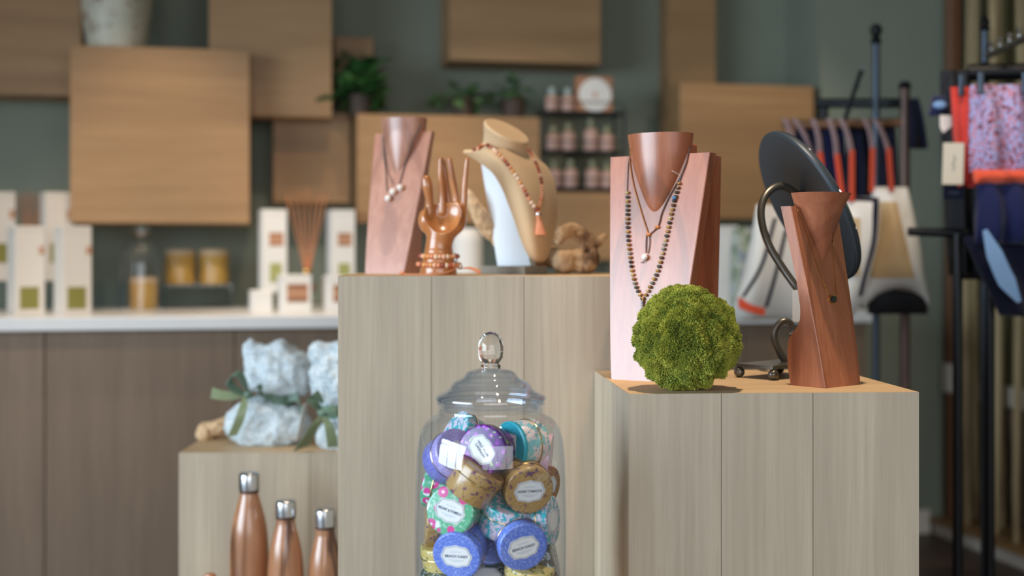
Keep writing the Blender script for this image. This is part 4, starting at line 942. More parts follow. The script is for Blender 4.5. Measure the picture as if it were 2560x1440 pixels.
def tin(px, py, d, ax, roll, pb, label, txt=None, lid=None, at='lid', plate=True, bottom=None, sub=True, sc=1.0, grp=None):
    a = np.array([ax[0], -ax[2], ax[1]], float); a /= np.linalg.norm(a); p = P(px, py, d); R_, T_ = TR*sc, TH*sc
    if at == 'lid': p = p-a*T_/2
    elif at == 'bottom': p = p+a*T_/2
    e1_ = np.cross(a, (0, 0, 1.)) if abs(a[2]) < .95 else np.array([1., 0, 0]); e1_ /= np.linalg.norm(e1_); e2_ = np.cross(a, e1_)
    for _ in range(4):        # keep the tin inside the glass
        pts = np.array([p+a*s*T_/2+R_*1.03*(math.cos(t)*e1_+math.sin(t)*e2_)-np.array([JX, JD, 0]) for s in (-1, 1) for t in np.linspace(0, 6.28, 24)]); rr_ = np.hypot(pts[:, 0], pts[:, 1]); k_ = rr_.argmax()
        if rr_[k_] > .0965: p = p-np.array([pts[k_, 0], pts[k_, 1], 0])/rr_[k_]*(rr_[k_]-.0965)
    M = axisframe(p, a, roll=math.radians(roll)); t = thing('patterned_tin', label, 'tin', p, grp or 'patterned tins in the glass jar')
    part('body', lathe([(R_*.94, -T_/2), (R_*.97, -T_/2+.0012), (R_*.97, T_/2-.0155)], 40, M), TM[pb], t)
    part('rim', lathe([(R_*.96, T_/2-.0158), (R_*1.018, T_/2-.0155), (R_*1.025, T_/2-.0148), (R_*1.015, T_/2-.0142)], 40, M, False, False), MT['rimgold'], t)
    l = part('lid', lathe([(R_*1.0, T_/2-.0142), (R_*1.0, T_/2-.0035), (R_*.985, T_/2-.0012), (R_*.95, T_/2-.0002), (R_*.90, T_/2)], 40, M), TM[lid or pb], t)
    if plate:
        zt = T_/2; part('label_plate', poly(plaque(.0205*sc, .0148*sc), zt, zt+.0004, M), MT['white_card'], l, smooth=None)
        o_, i_ = plaque(.0193*sc, .0138*sc), plaque(.0187*sc, .0133*sc); n = len(o_); VV = [(x, y, zt+.0005) for x, y in o_]+[(x, y, zt+.0005) for x, y in i_]
        part('label_border', tr((np.array(VV), [(k, (k+1) % n, n+(k+1) % n, n+k) for k in range(n)]), M), MT['ink'], l, smooth=None)
        if txt:
            gs = []
            ln = txt.split('\n'); h = .0050*sc if len(ln) == 1 else .0046*sc
            for k, s_ in enumerate(ln):
                g = text_geo(s_, h, .00012, 1.02); w_ = np.ptp(g[0][:, 0]); kx = min(1, .0335*sc/w_); g = (g[0]*np.array([kx, 1, 1])+np.array([0, ((len(ln)-1)/2-k)*h*1.05, zt+.0006]), g[1]); gs.append(g)
            part('lettering', tr(cat(*gs), M), MT['ink'], l, smooth=None)
            if sub:
                bars = [box(-w_/2, w_/2, y-.0002, y+.0002, zt+.0005, zt+.0006) for y, w_ in ((.0062*sc, .014*sc), (-.0052*sc, .020*sc), (-.0072*sc, .012*sc))]
                part('fine_print', tr(cat(*bars), M), plain('pale_ink', '#8f9bb0', .6, var=.02) if 'pale_ink' not in bpy.data.materials else bpy.data.materials['pale_ink'], l, smooth=None)
    if bottom:
        Mb = M @ Matrix.Rotation(math.pi, 4, 'X'); part('base_disc', lathe([(R_*.99, T_/2-.004), (R_*.99, T_/2+.0002), (R_*.93, T_/2+.0012), (R_*.91, T_/2+.0004)], 40, Mb), bottom, t)
        st = part('price_sticker', poly([(-.014, -.016), (.012, -.018), (.014, .012), (-.012, .014)], T_/2+.0012, T_/2+.0015, Mb), MT['white_card'], t, smooth=None)
        part('barcode', tr(cat(*[box(x, x+w_, .002, .010, T_/2+.0015, T_/2+.0017) for x, w_ in ((-.010, .001), (-.008, .0005), (-.0068, .0012), (-.0045, .0006), (-.003, .001), (-.0012, .0005), (.0004, .0012), (.0026, .0006), (.004, .001))]), Mb), MT['ink'], st, smooth=None)
        part('print_line', tr(cat(*[box(-.010, .008, y-.0005, y+.0005, T_/2+.0015, T_/2+.0017) for y in (-.002, -.006, -.011)]), Mb), MT['ink'], st, smooth=None)
    return t
tin(1107, 1132, 1.668, (.50, .42, .76), 0, 'lav', 'lavender-blue tin with sunlit label at the top of the jar', lid='lavlid')
tin(1204, 1124, 1.662, (-.34, .18, .92), -52, 'purple', 'plum tin with starry flowers reading wild plum', 'WILD PLUM\nCANNABIS', sub=False)
tin(1165, 1098, 1.735, (-.72, .45, .35), 0, 'turq2', 'pale turquoise floral tin behind the lavender and plum tins', at='c', lid='turq', plate=False)
tin(1276, 1115, 1.700, (.76, .02, -.60), 0, 'turq2', 'pink and turquoise tin showing its teal base with a price sticker', at='bottom', plate=False, bottom=MT['teal'])
tin(1376, 1137, 1.745, (-.96, .10, -.12), 0, 'lemon', 'pink tin with yellow lemons lying on its side against the glass', at='c', plate=False)
tin(1186, 1204, 1.662, (.50, .82, .10), 0, 'honey', 'honeycomb tin tilted on edge below the plum tin', at='c', plate=False)
tin(1331, 1229, 1.662, (.28, -.26, .92), 0, 'honey', 'honeycomb tin reading honey tobacco', 'HONEY TOBACCO')
tin(1392, 1216, 1.715, (.80, -.10, .60), 10, 'orange', 'amber honeycomb tin tucked beside the honey tobacco tin', at='lid', sc=.85)
tin(1117, 1278, 1.662, (-.28, .12, .94), -16, 'peony', 'green and pink peony tin reading peony and pomelo', 'PEONY & POMELO')
tin(1080, 1215, 1.725, (-.9, .2, -.2), 0, 'peony', 'green and pink peony tin lying behind the lavender tin', at='c', plate=False)
tin(1080, 1304, 1.725, (-.97, .06, .1), 0, 'honey', 'honeycomb tin lying on its side below the peony tins', at='c', plate=False)
tin(1258, 1290, 1.700, (.22, .92, .30), 0, 'turq', 'turquoise floral tin between the honey tobacco and daisy tins', at='c', plate=False)
tin(1358, 1300, 1.715, (.90, .05, .30), 0, 'turq', 'turquoise floral tin lying against the glass', at='c')
tin(1141, 1391, 1.662, (-.26, -.22, .93), 0, 'blue', 'blue tin reading beach daisy beside the mustard leaf tin', 'BEACH DAISY')
tin(1309, 1369, 1.66, (.26, -.20, .94), 14, 'blue', 'blue tin reading beach daisy with its label tilted upwards', 'BEACH DAISY')
tin(1217, 1358, 1.735, (.2, .4, .8), 0, 'blue', 'blue tin wedged behind the two beach daisy tins', at='c', plate=False)
tin(1084, 1396, 1.720, (-.12, .98, .10), 0, 'mustard', 'mustard tin with leaves and white berries standing upright', at='c', plate=False)
tin(1215, 1440, 1.690, (.10, .86, .50), 4, 'dark', 'dark green leafy tin with pale label below the beach daisy tins', at='lid')
tin(1320, 1448, 1.690, (.15, .96, .22), 0, 'mustard', 'mustard tin with white berries beneath the tilted beach daisy tin', at='c', plate=False)
tin(1384, 1392, 1.725, (.92, .25, .10), 0, 'grey', 'dark grey leaf-patterned tin against the glass', at='c', plate=False)
tin(1095, 1462, 1.705, (-.1, .98, .15), 0, 'dark', 'dark green leafy tin under the upright mustard tin', at='c', plate=False)
for k, (px, py, d_, pb) in enumerate(((1290, 1215, 1.79, 'turq'), (1190, 1290, 1.80, 'honey'), (1300, 1360, 1.80, 'dark'), (1130, 1370, 1.80, 'lav'))):
    tin(px, py, d_, (random.uniform(-.4, .4), .8, random.uniform(-.3, .3)), 0, pb, {'turq': 'turquoise floral', 'honey': 'honeycomb', 'dark': 'dark leafy', 'lav': 'lavender-blue'}[pb]+' tin hidden deep behind the others in the jar', at='c', plate=False, grp='tins hidden deep in the jar')
for k in range(5):
    a = 6.283*k/5+.3
    p = np.array([JX+.06*math.cos(a), JD+.06*math.sin(a), ZJ+.031]); pxy = 1280+p[0]*F/p[1], HY+(H-p[2])*F/p[1]
    tin(pxy[0], pxy[1], p[1], (0, 1, 0), 0, ['mustard', 'lav', 'dark', 'turq', 'honey'][k], ['mustard leafy', 'lavender-blue', 'dark leafy', 'turquoise floral', 'honeycomb'][k]+' tin standing on the floor of the jar', at='c', plate=False, grp='tins on the floor of the jar')

# ------------------------------------------------------------------ plush towels with ribbons
MT['plush'] = NT('pale_blue_plush'); n_ = MT['plush']; co = n_.coord(); n_.col(n_.ramp(n_.noise(co, 55, 4, .6), [(.3, C('#bac8d0')), (.5, C('#d5dee2')), (.72, C('#eaeeec'))])); n_.set(Roughness=.95, Specular_IOR_Level=.1, Sheen_Weight=.5); n_.bump(n_.noise(co, 260, 3), .5, .003); MT['plush'] = n_.m
MT['ribbon'] = plain('green_satin_ribbon', '#5c7562', .35, var=.15, Sheen_Weight=.3)
MT['ribbon2'] = plain('sage_satin_ribbon', '#86926a', .35, var=.15, Sheen_Weight=.3)
def plush(fn, lo, hi, step, label, scale):
    V, Fc = nets(fn, lo, hi, step); V = np.asarray(V)
    r = thing('plush_towel', label, 'towel', ((V[:, 0].min()+V[:, 0].max())/2, (V[:, 1].min()+V[:, 1].max())/2, V[:, 2].min()))
    part('cloth', (V, Fc), MT['plush'], r, smooth=180)
    n = 9000; ix = RNG.integers(0, len(V), n); e = 1e-3; b = V[ix]
    g = np.stack([fn(b+np.eye(3)[k]*e)-fn(b-np.eye(3)[k]*e) for k in range(3)], 1); g /= np.linalg.norm(g, axis=1, keepdims=True)+1e-9
    a = g+.8*RNG.normal(size=(n, 3))*.6; a /= np.linalg.norm(a, axis=1, keepdims=True); s = np.cross(a, RNG.normal(size=(n, 3))); s /= np.linalg.norm(s, axis=1, keepdims=True)
    L = 4.5*scale*RNG.uniform(.5, 1.2, n)[:, None]; wv = 1.4*scale; s2 = np.cross(a, s)
    T = np.stack([b+s*wv, b-s*wv*.5+s2*wv, b-s*wv*.5-s2*wv, b+a*L], 1).reshape(-1, 3); T[:, 2] = np.maximum(T[:, 2], V[:, 2].min())
    FF = [f for k in range(n) for f in ((4*k, 4*k+1, 4*k+3), (4*k+1, 4*k+2, 4*k+3), (4*k+2, 4*k, 4*k+3))]
    part('pile', (T, FF), MT['plush'], r, smooth=None, kind='stuff')
    return r, bvh((V, Fc))
DT = 2.735; sT = DT/F
def tp(px, py, dy=0, D_=None): p = P(px, py, D_ or DT); p[1] += dy*sT; return p
def t1(X):
    s = smin(ell(X, tp(672, 1060), (108*sT, 74*sT, 66*sT)), ell(X, tp(700, 935), (84*sT, 62*sT, 72*sT)), 22*sT)
    s = smin(s, caps(X, tp(622, 868), tp(655, 935), 16*sT, 40*sT), 18*sT); s = smin(s, caps(X, tp(775, 905), tp(735, 950), 14*sT, 40*sT), 18*sT); s = smin(s, caps(X, tp(700, 870), tp(700, 920), 20*sT, 40*sT), 16*sT)
    ring = np.abs(X[..., 2]-(tp(690, 992)[2]+(tp(690, 0)[0]-X[..., 0])*.22))
    s = s+9*sT*np.exp(-(ring/(15*sT))**2)
    s = s+fbm(X/(26*sT), 3)*7*sT
    return np.maximum(s, ZL-X[..., 2])
lo = tp(545, 1130, -95); hi = tp(805, 835, 95)
tw1, bW1 = plush(t1, (lo[0], lo[1], ZL-.001), (hi[0], hi[1], hi[2]), 4*sT, 'pale blue plush towel bundle tied with a dark green ribbon', sT)
DT2 = 2.665
def t2(X):
    q = lambda px, py, dy=0: tp(px, py, dy, DT2)
    s = smin(ell(X, q(872, 1090), (74*sT, 45*sT, 50*sT)), ell(X, q(862, 955), (84*sT, 52*sT, 84*sT)), 20*sT)
    s = smin(s, caps(X, q(800, 882), q(900, 872), 22*sT, 24*sT), 8*sT)
    s = s+fbm(X/(26*sT)+7, 3)*7*sT; return np.maximum(s, ZL-X[..., 2])
lo = tp(770, 1135, -75, DT2); hi = tp(960, 835, 80, DT2)
tw2, bW2 = plush(t2, (lo[0], lo[1], ZL-.001), (hi[0], hi[1], hi[2]), 4*sT, 'pale blue plush towel bundle half hidden by the tallest plinth', sT)
def ribbon_band(r, b, ctr, rx, ry, slope, hw, mat, D_):
    pts = []; c = tp(*ctr, 0, D_)
    for a in np.linspace(0, 2*math.pi, 48, endpoint=False):
        dr = Vector((math.cos(a), math.sin(a), -slope*math.cos(a))); o_ = Vector(c)+dr*.3; h_ = b.ray_cast(o_, -dr)
        pts.append(np.array(h_[0])+np.array(dr)*.013 if h_[0] is not None else c+np.array([math.cos(a)*rx*sT, math.sin(a)*ry*sT, -slope*math.cos(a)*rx*sT]))
    p = np.array(pts)
    for _ in range(3): p = (np.roll(p, 1, 0)+2*p+np.roll(p, -1, 0))/4
    g = strip(np.vstack([p, p[:1]]), hw*sT, (0, 0, 1), .0006); part('ribbon_band', g, mat, r, smooth=60)
ribbon_band(tw1, bW1, (690, 993), 90, 66, .22, 17, MT['ribbon'], DT)
def rib(r, pts, hw, wd, mat, n=24, nm='ribbon_tail', D_=None): part(nm, strip(spline([tp(*p, D_=D_) for p in pts], n), [h*sT for h in np.interp(np.linspace(0, 1, n), np.linspace(0, 1, len(hw)), hw)], wd, .0006), mat, r, smooth=60)
fb_ = smooth_path(lay(bW1, [(640, 980), (680, 987), (720, 997), (755, 1007), (776, 1013)], .007, 24, 2.7), 6)
part('ribbon_band', strip(fb_, 14*sT, (-.1, .05, 1), .0006), MT['ribbon'], tw1, smooth=60)
rib(tw1, [(634, 980, -76), (612, 968, -88), (594, 950, -92), (600, 930, -88), (615, 928, -82), (628, 950, -78), (636, 978, -76)], (4, 10, 12, 12, 12, 9, 4), (.5, .8, .6), MT['ribbon'], nm='ribbon_loop')
rib(tw1, [(636, 978, -76), (650, 968, -90), (662, 955, -94), (668, 962, -86), (660, 980, -80), (640, 985, -76)], (4, 9, 10, 10, 8, 4), (.4, .9, .4), MT['ribbon'], nm='ribbon_loop')
rib(tw1, [(634, 978, -78), (605, 980, -90), (575, 978, -94), (550, 972, -92)], (5, 10, 12, 13), (.1, .3, 1), MT['ribbon2'])
rib(tw1, [(630, 982, -80), (626, 1010, -92), (618, 1040, -96), (600, 1078, -88)], (5, 11, 13, 12), (1, .2, .2), MT['ribbon2'])
part('knot', tr(sphere(11*sT, 12, 8, (1, .7, 1)), Matrix.Translation(tp(636, 979, -78))), MT['ribbon'], tw1)
rib(tw2, [(815, 1020, -66), (800, 1000, -78), (790, 985, -78), (800, 975, -72), (818, 1000, -68)], (4, 11, 13, 11, 4), (.6, .6, .5), MT['ribbon'], nm='ribbon_loop', D_=DT2)
rib(tw2, [(816, 1022, -70), (838, 1012, -84), (858, 1016, -84), (850, 1030, -76), (822, 1030, -70)], (4, 10, 11, 9, 4), (.2, .6, .9), MT['ribbon'], nm='ribbon_loop', D_=DT2)
rib(tw2, [(816, 1026, -72), (800, 1052, -78), (782, 1084, -72), (762, 1112, -62)], (6, 13, 18, 20), (.9, .4, .3), MT['ribbon2'], D_=DT2)
rib(tw2, [(820, 1028, -72), (834, 1056, -78), (840, 1084, -74), (842, 1108, -66)], (6, 11, 13, 13), (1, .2, .1), MT['ribbon2'], D_=DT2)
part('knot', tr(sphere(11*sT, 12, 8, (1, .7, 1)), Matrix.Translation(tp(817, 1024, -70, DT2))), MT['ribbon'], tw2)
ribbon_band(tw2, bW2, (868, 1024), 80, 50, .05, 12, MT['ribbon'], DT2)
tgm = [tp(772, 1002, -40), tp(764, 1045, -52), tp(754, 1092, -62)]
tt = solo('paper_tag', strip(spline(tgm, 6), 12*sT, (.35, 1, .1), .0004), MT['white_card'], 'narrow white paper tag between the two towel bundles', 'tag', smooth=None)

# ------------------------------------------------------------------ wood-grain bottles
def wbottle(px, d, ytop, rmax, capw, caph, label):
    s = d/F; zt = H-(ytop-HY)*s; Ht = (zt-ZB)/s; x = P(px, 0, d)[0]; M = Matrix.Translation((x, d, 0))
    t = thing('water_bottle', label, 'bottle', (x, d, ZB), 'wood-grain steel bottles')
    Z = lambda y: zt-y*s
    pr = [(rmax*.94, ZB), (rmax, ZB+.004), (rmax, Z(caph+195)), (rmax*.985, Z(caph+150)), (rmax*.93, Z(caph+110)), (rmax*.83, Z(caph+78)), (rmax*.68, Z(caph+48)), (rmax*.55, Z(caph+26)), (capw*.90, Z(caph+12)), (capw*.88, Z(caph+2))]
    pr = [(r*s, z) for r, z in pr]; P_ = spline([[a, b, 0] for a, b in pr[2:]], 40)[:, :2]
    part('body', lathe(pr[:2]+[tuple(v) for v in P_], 44, M), MT['bottle'], t, smooth=70)
    part('cap', lathe([(capw*.9*s, Z(caph+2)), (capw*s, Z(caph)), (capw*s, Z(9)), (capw*.95*s, Z(4)), (capw*.82*s, Z(1)), (capw*.5*s, Z(0))], 36, M), MT['steel'], t, smooth=35)
    part('neck_ring', lathe([(capw*.9*s, Z(caph+8)), (capw*.96*s, Z(caph+6)), (capw*.96*s, Z(caph+4)), (capw*.9*s, Z(caph+2.5))], 36, M, False, False), MT['brownpost'], t)
wbottle(623, 2.47, 1180, 49, 26, 43, 'tallest wood-grain bottle with a steel cap')
wbottle(714, 2.43, 1249, 46, 26, 40, 'medium wood-grain bottle with a steel cap between the two others')
wbottle(813, 2.43, 1270, 45, 26, 44, 'shortest wood-grain bottle with a steel cap beside the tallest plinth')
p = P(525, 1432, 2.44); zt = p[2]
solo('wooden_stopper', lathe([(.016, 0), (.017, .002), (.015, .02), (.007, .03), (.006, zt-ZB-.020), (.010, zt-ZB-.017), (.0125, zt-ZB-.009), (.010, zt-ZB-.002), (.004, zt-ZB)], 24, Matrix.Translation((p[0], p[1], ZB))), MT['hand'], 'small turned wooden knob in front of the tallest bottle', 'knob')

# ------------------------------------------------------------------ garment racks
def cloth(px0, px1, py0, py1, d, folds, amp, bulge=0.0, taper=0.0, shear=0.0, nu=28, nv=22, hem=0.0, rnd=0, tilt=0.0, rows=None, arch=0.0):
    """hanging cloth: a closed flattened bag of real thickness"""
    rings = []; ph = random.uniform(0, 6)
    for j in range(nv):
        v = j/(nv-1); y = py1+(py0-py1)*v; c = (px0+px1)/2+shear*(1-v); hw = (px1-px0)/2*(1-taper*v); ring = []
        if rows: xl = np.interp(y, [r[0] for r in rows], [r[1] for r in rows]); xr = np.interp(y, [r[0] for r in rows], [r[2] for r in rows]); c = (xl+xr)/2; hw = (xr-xl)/2
        for i in range(nu*2):
            u = i/(2*nu)*2*math.pi; cx = math.cos(u); sx = math.sin(u); a = math.copysign(abs(cx)**.8, cx)
            f_ = amp*math.sin(folds*a*math.pi+ph+1.5*v)*(1-.6*v)
            thick = (.006+bulge*math.sin(math.pi*min(1, max(0, 1-v)))**.7)*math.copysign(abs(sx)**.7, sx)
            p = P(c+hw*a, y+hem*a*a*(1-v)*0, d); p[1] += thick+f_+tilt*a; p[2] += hem*a*(1-v)+arch*(1-a*a)*(1-v)**5; ring.append(p)
        rings.append(ring)
    return loft(rings)
D1 = 3.30; s1 = D1/F
rk1 = thing('garment_rack', 'black and chrome garment rack holding the canvas tote bags', 'clothes rack', (P(2225, 0, D1)[0], D1, 0))
def vpost(px, ytop, d, r, mat, parent, nm='post'):
    p = P(px, ytop, d); x, zt = p[0], p[2]; part(nm, lathe([(r*2.2, 0), (r*2.2, .004), (r, .01), (r, zt)], 16, Matrix.Translation((x, d, 0))), mat, parent); return x, zt
x1, z1_ = vpost(2190, 110, D1, .0095, MT['chrome'], rk1)
part('finial', lathe([(.011, z1_), (.014, z1_+.004), (.012, z1_+.014), (.008, z1_+.018), (.015, z1_+.030), (.016, z1_+.038), (.011, z1_+.048), (.003, z1_+.052)], 20, Matrix.Translation((x1, D1, 0))), MT['black'], rk1)
x2, z2_ = vpost(2262, 222, D1+.03, .013, MT['brownpost'], rk1)
x3, z3_ = vpost(2060, 250, D1+.18, .012, MT['black'], rk1)
part('post_cap', lathe([(.014, z2_), (.017, z2_+.004), (.012, z2_+.018)], 18, Matrix.Translation((x2, D1+.03, 0))), MT['black'], rk1)
part('crossbar', tube([P(2045, 258, D1+.18), P(2262, 258, D1+.03)], .013, 10), MT['black'], rk1)
part('hanging_rail', tube([P(1955, 312, D1+.12), P(2262, 306, D1+.03)], .012, 10), MT['brown_wood'], rk1)
arm = [P(2195, 300, D1-.02), P(2165, 240, D1-.12), P(2135, 180, D1-.22)]
part('slanted_arm', tube([P(2105, 320, D1+.05), P(2155, 170, D1-.2)], .006, 8), MT['chrome'], rk1)
for k in range(5):
    c = P(2107+11*k, 314-33*k, D1+.04-.05*k)-np.array([0, .008, 0]); part('stud', tr(sphere(.0068, 12, 8), Matrix.Translation(c)), MT['steel'], rk1)
MT['canvas'] = fabric('white_canvas', '#efece6', .85, 500, .04, .2)
MT['kraft'] = plain('tan_coated_canvas', '#c4a77c', .5, var=.1)
MT['navy'] = fabric('navy_knit', '#0e1028', .85, 500, .15)
MT['navy2'] = fabric('royal_navy_knit', '#161d48', .8, 500, .15)
MT['coral'] = fabric('coral_fabric', '#e2583a', .8, 500, .1)
MT['red'] = fabric('red_fabric', '#d8433a', .8, 500, .1)
MT['strap'] = fabric('mauve_webbing', '#8f7d86', .8, 500, .1)
MT['inner'] = plain('dark_lining', '#17171c', .8)
MT['ltblue'] = fabric('light_blue_lining', '#7fa3d0', .7, 500, .08)
n_ = NT('coral_lilac_print'); co = n_.coord(); v_ = n_.vor(co, 150); a_ = n_.mix(n_.ramp(v_, [(.30, W1), (.42, K0)]), C('#a5a0cc'), C('#cf5c4c')); a_ = n_.mix(thr(n_, n_.noise(co, 120, 3), .54, .60), a_, C('#6f2f40')); n_.col(a_); n_.set(Roughness=.8); MT['print'] = n_.m
def strap2(parent, top, mid, bot, hw=9, d=D1, m1='strap', m2='coral'):
    A, B_, Cc = P(*top, d), P(*mid, d-.02), P(*bot, d-.03)
    part('strap', strip(spline([A+np.array([0, .02, .006]), A, (A+B_)/2+np.array([.004, 0, 0]), B_], 12), hw*s1, (.75, .65, 0), .0012), MT[m1], parent, smooth=60)
    part('strap_end', strip(spline([B_+np.array([0, 0, .01]), (B_+Cc)/2, Cc], 8), hw*.9*s1, (.8, .6, 0), .0016), MT[m2], parent, smooth=60)
def tote(label, px0, px1, py0, py1, d, taper, shear, body, straps, extra=None, tilt=0.0, bulge=.05, rows=None, arch=0.0):
    r = thing('tote_bag', label, 'bag', P((px0+px1)/2+shear, py1, d), 'tote bags on the garment rack')
    g = cloth(px0, px1, py0, py1, d, 1.3, .008, bulge, taper, shear, tilt=tilt, rows=rows, arch=arch); part('bag_body', g, MT[body], r, smooth=70)
    for s in straps: strap2(r, *s, d=d)
    return r, bvh(g)
b1_, g1 = tote('white tote bag with navy stripes and an orange hem band', 1885, 2045, 512, 800, 3.10, .15, -36, 'canvas', [((1965, 302), (1990, 400), (1960, 530)), ((1990, 302), (2040, 400), (2010, 530))], tilt=.03, rows=[(512, 1885, 1995), (600, 1872, 2005), (700, 1850, 2012), (770, 1828, 2012), (800, 1842, 1995)])
def band(parent, b, pts, hw, mat, d, nm): part(nm, strip(lay(b, pts, .003, 20, d), hw*d/F, (1, 0, .15) if hw < 8 else (0, .1, 1), .0008), mat, parent, smooth=60)
band(b1_, g1, [(1938, 545), (1905, 660), (1858, 742)], 5, MT['navy'], 3.1, 'stripe')
band(b1_, g1, [(1965, 575), (1938, 690), (1915, 768)], 5, MT['navy'], 3.1, 'stripe')
band(b1_, g1, [(1846, 756), (1878, 768), (1912, 776)], 13, MT['coral'], 3.1, 'hem_band')
b2_, g2 = tote('white tote bag with a tan panel hanging between two others', 2040, 2200, 492, 800, 3.06, .06, -10, 'canvas', [((2035, 302), (2050, 390), (2065, 505)), ((2075, 302), (2092, 395), (2108, 505)), ((2105, 302), (2130, 385), (2130, 505))], rows=[(492, 2060, 2200), (600, 2060, 2192), (700, 2050, 2168), (760, 2050, 2152), (800, 2060, 2130)])
part('navy_edge', strip(lay(g2, [(2045, 498), (2120, 498), (2196, 500)], .003, 16, 3.2), 6*s1, (0, .1, 1), .0008), MT['navy'], b2_, smooth=60)
part('navy_side', strip(lay(g2, [(2190, 505), (2183, 600), (2160, 690), (2148, 740)], .003, 16, 3.0), 7*s1, (1, 0, .1), .0008), MT['navy'], b2_, smooth=60)
part('tan_panel', sheet([[hit(g2, x, y, .004, 3.2) for x in np.linspace(2085, 2150, 8)] for y in np.linspace(545, 690, 10)], .001), MT['kraft'], b2_, smooth=60)
b3_, g3 = tote('tan and white tote bag with a flared dark bottom', 2150, 2318, 468, 770, 3.21, .34, 6, 'canvas', [((2165, 302), (2182, 380), (2180, 480)), ((2190, 302), (2222, 380), (2230, 478))], bulge=.07, arch=.05, rows=[(468, 2182, 2268), (560, 2180, 2282), (680, 2165, 2304), (740, 2155, 2320), (770, 2158, 2328)])
part('tan_panel', sheet([[hit(g3, 2190-14*y+x*(52+58*y), 505+y*190, .004, 3.1) for x in np.linspace(0, 1, 8)] for y in np.linspace(0, 1, 10)], .001), MT['kraft'], b3_, smooth=60)
part('dark_bottom', cloth(2168, 2318, 700, 785, 3.235, 1.2, .004, .028, .12, 0, arch=.0), MT['inner'], b3_, smooth=70)
for k, (a, b, yb, d_, m) in enumerate(((1975, 2050, 500, 3.42, 'navy'), (2045, 2120, 505, 3.44, 'navy2'), (2110, 2185, 500, 3.43, 'navy'), (2180, 2250, 490, 3.40, 'navy'))):
    solo('hanging_garment', cloth(a, b, 316, yb, d_, 2.2, .012, .02, .3, 0), MT[m], 'dark navy garment hanging behind the tote bag straps', 'garment', 'navy garments behind the tote bags', smooth=70)
solo('hanging_garment', cloth(2258, 2308, 246, 372, D1+.03, 1.2, .008, .02, .5, 10), MT['navy'], 'short navy sleeve hanging at the end of the tote rack', 'garment', smooth=70)
# nearer rack at the right
D2 = 2.90; s2_ = D2/F
rk2 = thing('garment_rack', 'black garment rack with studded arm holding the coral swimwear', 'clothes rack', (P(2440, 0, D2)[0], D2, 0))
vpost(2394, 585, D2, .0115, MT['black'], rk2, 'leg'); vpost(2474, 470, D2-.02, .0115, MT['black'], rk2, 'leg')
xa, za_ = vpost(2462, 78, D2+.14, .009, MT['chrome'], rk2)
part('finial', lathe([(.010, za_), (.014, za_+.004), (.010, za_+.014), (.013, za_+.022), (.006, za_+.034), (.002, za_+.036)], 18, Matrix.Translation((xa, D2+.14, 0))), MT['black'], rk2)
part('crossbar', tube([P(2270, 579, D2+.02), P(2480, 585, D2)], .010, 10), MT['black'], rk2)
part('hanging_rail', tube([P(2420, 182, D2+.06), P(2700, 176, D2)], .020, 12), MT['black'], rk2)
part('support_arm', tube([P(2462, 160, D2+.14), P(2462, 184, D2+.05)], .008, 8), MT['black'], rk2)
a0, a1 = P(2466, 140, D2+.14), P(2620, 68, D2-.25)
part('slanted_arm', tube([a0, a1], .009, 10), MT['iron'], rk2)
for k in range(6):
    c = a0+(a1-a0)*(.08+.16*k)+np.array([0, -.004, .012]); part('stud', lathe([(.004, -.008), (.004, .004), (.007, .008), (.006, .014), (.002, .016)], 10, Matrix.Translation(c)), MT['steel'], rk2)
part('lower_rail', tube([P(2385, 690, D2+.05), P(2480, 690, D2)], .008, 8), MT['black'], rk2)
def clip(px, py, d): c = P(px, py, d); return box(c[0]-.006, c[0]+.006, d-.010, d+.004, c[2]-.024, c[2]+.024, .002)
g = solo('hanging_garment', cloth(2348, 2432, 176, 688, 2.99, 2.0, .012, .03, .1, 24), MT['inner'], 'long black garment hanging behind the red swimwear', 'garment', smooth=70)
sw = thing('hanging_garment', 'blue and white bikini top with a paper tag beside the red garment', 'garment', P(2348, 292, 2.93))
part('cup', cloth(2322, 2374, 240, 290, 2.93, 1.2, .004, .02, .4, 0), MT['navy2'], sw, smooth=70)
part('white_motif', tr(sphere(1, 14, 8), Matrix.Translation(P(2350, 262, 2.905)) @ Matrix.Diagonal((.016, .004, .009, 1))), MT['ltblue'], sw)
part('strap', tube([P(2350, 242, 2.93), P(2362, 210, 2.95), P(2372, 185, 2.95)], .003, 6), MT['navy'], sw)
part('paper_tag', poly([(-.015, .016), (.016, .016), (.013, -.008), (-.008, -.024), (-.015, -.010)], -.0005, .0005, frame(P(2366, 306, 2.90), (1, .1, 0), (0, 0, 1), (.1, -1, 0))), MT['white_card'], sw, smooth=None)
rg = thing('hanging_garment', 'plain coral red garment clipped beside the patterned one', 'garment', P(2405, 460, 2.88))
part('cloth', cloth(2374, 2436, 218, 468, 2.87, 1.6, .008, .016, .05, 16), MT['red'], rg, smooth=70)
part('metal_clip', clip(2402, 214, 2.855), MT['chrome'], rg, smooth=None)
pg = thing('hanging_garment', 'coral and lilac patterned tunic with an orange band and navy skirt', 'garment', P(2500, 780, 2.80))
part('patterned_top', cloth(2420, 2640, 212, 430, 2.80, 3.0, .012, .02, .06, 6, nu=40), MT['print'], pg, smooth=70)
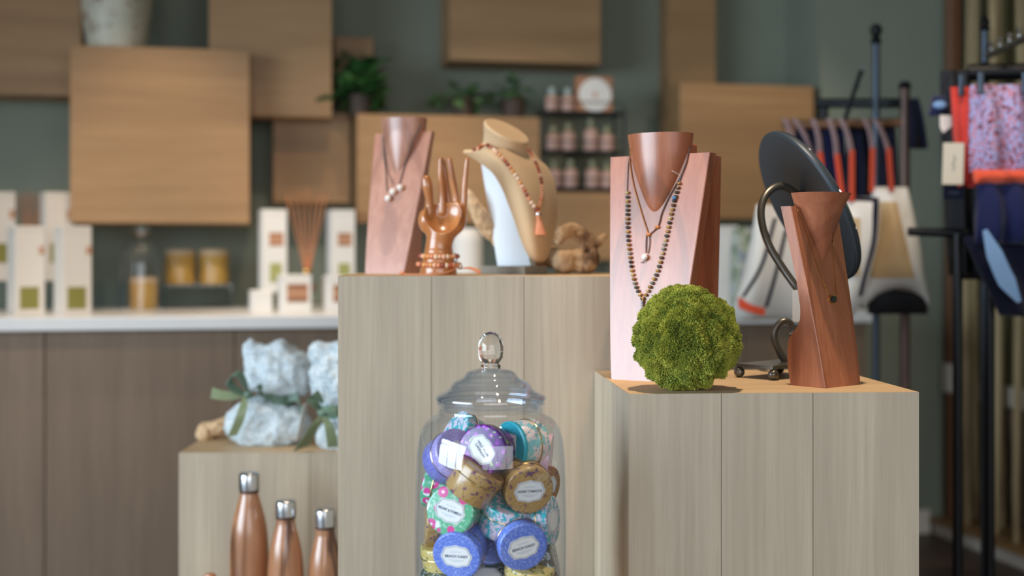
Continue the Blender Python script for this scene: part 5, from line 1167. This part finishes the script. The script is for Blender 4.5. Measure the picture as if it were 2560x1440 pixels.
part('orange_band', cloth(2432, 2636, 424, 460, 2.795, 3.0, .010, .024, 0, 0, nu=40), MT['coral'], pg, smooth=70)
part('navy_skirt', cloth(2446, 2650, 456, 610, 2.80, 3.4, .014, .030, -.0, -6, nu=40), MT['navy2'], pg, smooth=70)
part('navy_tail', cloth(2452, 2660, 590, 790, 2.83, 2.2, .012, .018, -.45, 52, nu=40), MT['navy'], pg, smooth=70)
lz = [P(2462, 575, 2.775), P(2488, 640, 2.765), P(2515, 700, 2.765), P(2548, 755, 2.775)]
part('light_lining', strip(spline(lz, 14), [h*s2_ for h in np.interp(np.linspace(0, 1, 14), [0, .3, .7, 1], [6, 22, 24, 6])], (.9, .25, .35), .001), MT['ltblue'], pg, smooth=60)
for x in (2450, 2560): part('metal_clip', clip(x, 208, 2.775), MT['chrome'], pg, smooth=None)
hg = thing('hang_tag', 'cream hang tag with a dark scribble on the red garment', 'tag', P(2382, 462, 2.83))
Mh = frame(P(2383, 409, 2.83), (1, .08, 0), (.03, 0, 1), (.08, -1, 0))
cd = part('card', tr(box(-.024, .024, -.046, .046, -.0005, .0005), Mh), plain('cream_card', '#d6cdb8', .6, var=.02), hg, smooth=None)
part('scribble', tr(tube([(.0, .018, .001), (.004, .008, .001), (-.003, .0, .001), (.003, -.008, .001), (-.002, -.016, .001)], .0009, 5), Mh), MT['ink'], cd)
part('string', tube([P(2386, 366, 2.83), P(2396, 330, 2.845), P(2402, 236, 2.85)], .0006, 5), MT['cord'], hg)
hb = thing('hang_tag', 'dark navy hang tag under the cream one', 'tag', P(2384, 500, 2.86))
part('card', tr(box(-.024, .024, -.018, .020, -.0005, .0005), frame(P(2384, 478, 2.86), (1, .08, 0), (0, 0, 1), (.08, -1, 0))), MT['navy'], hb, smooth=None)
part('string', tube([P(2386, 462, 2.86), P(2398, 330, 2.862), P(2403, 236, 2.862)], .0006, 5), MT['cord'], hb)
part('print_line', tr(box(-.012, .012, -.002, .002, .0006, .0009), frame(P(2384, 482, 2.86), (1, .08, 0), (0, 0, 1), (.08, -1, 0))), MT['chrome'], hb, smooth=None)
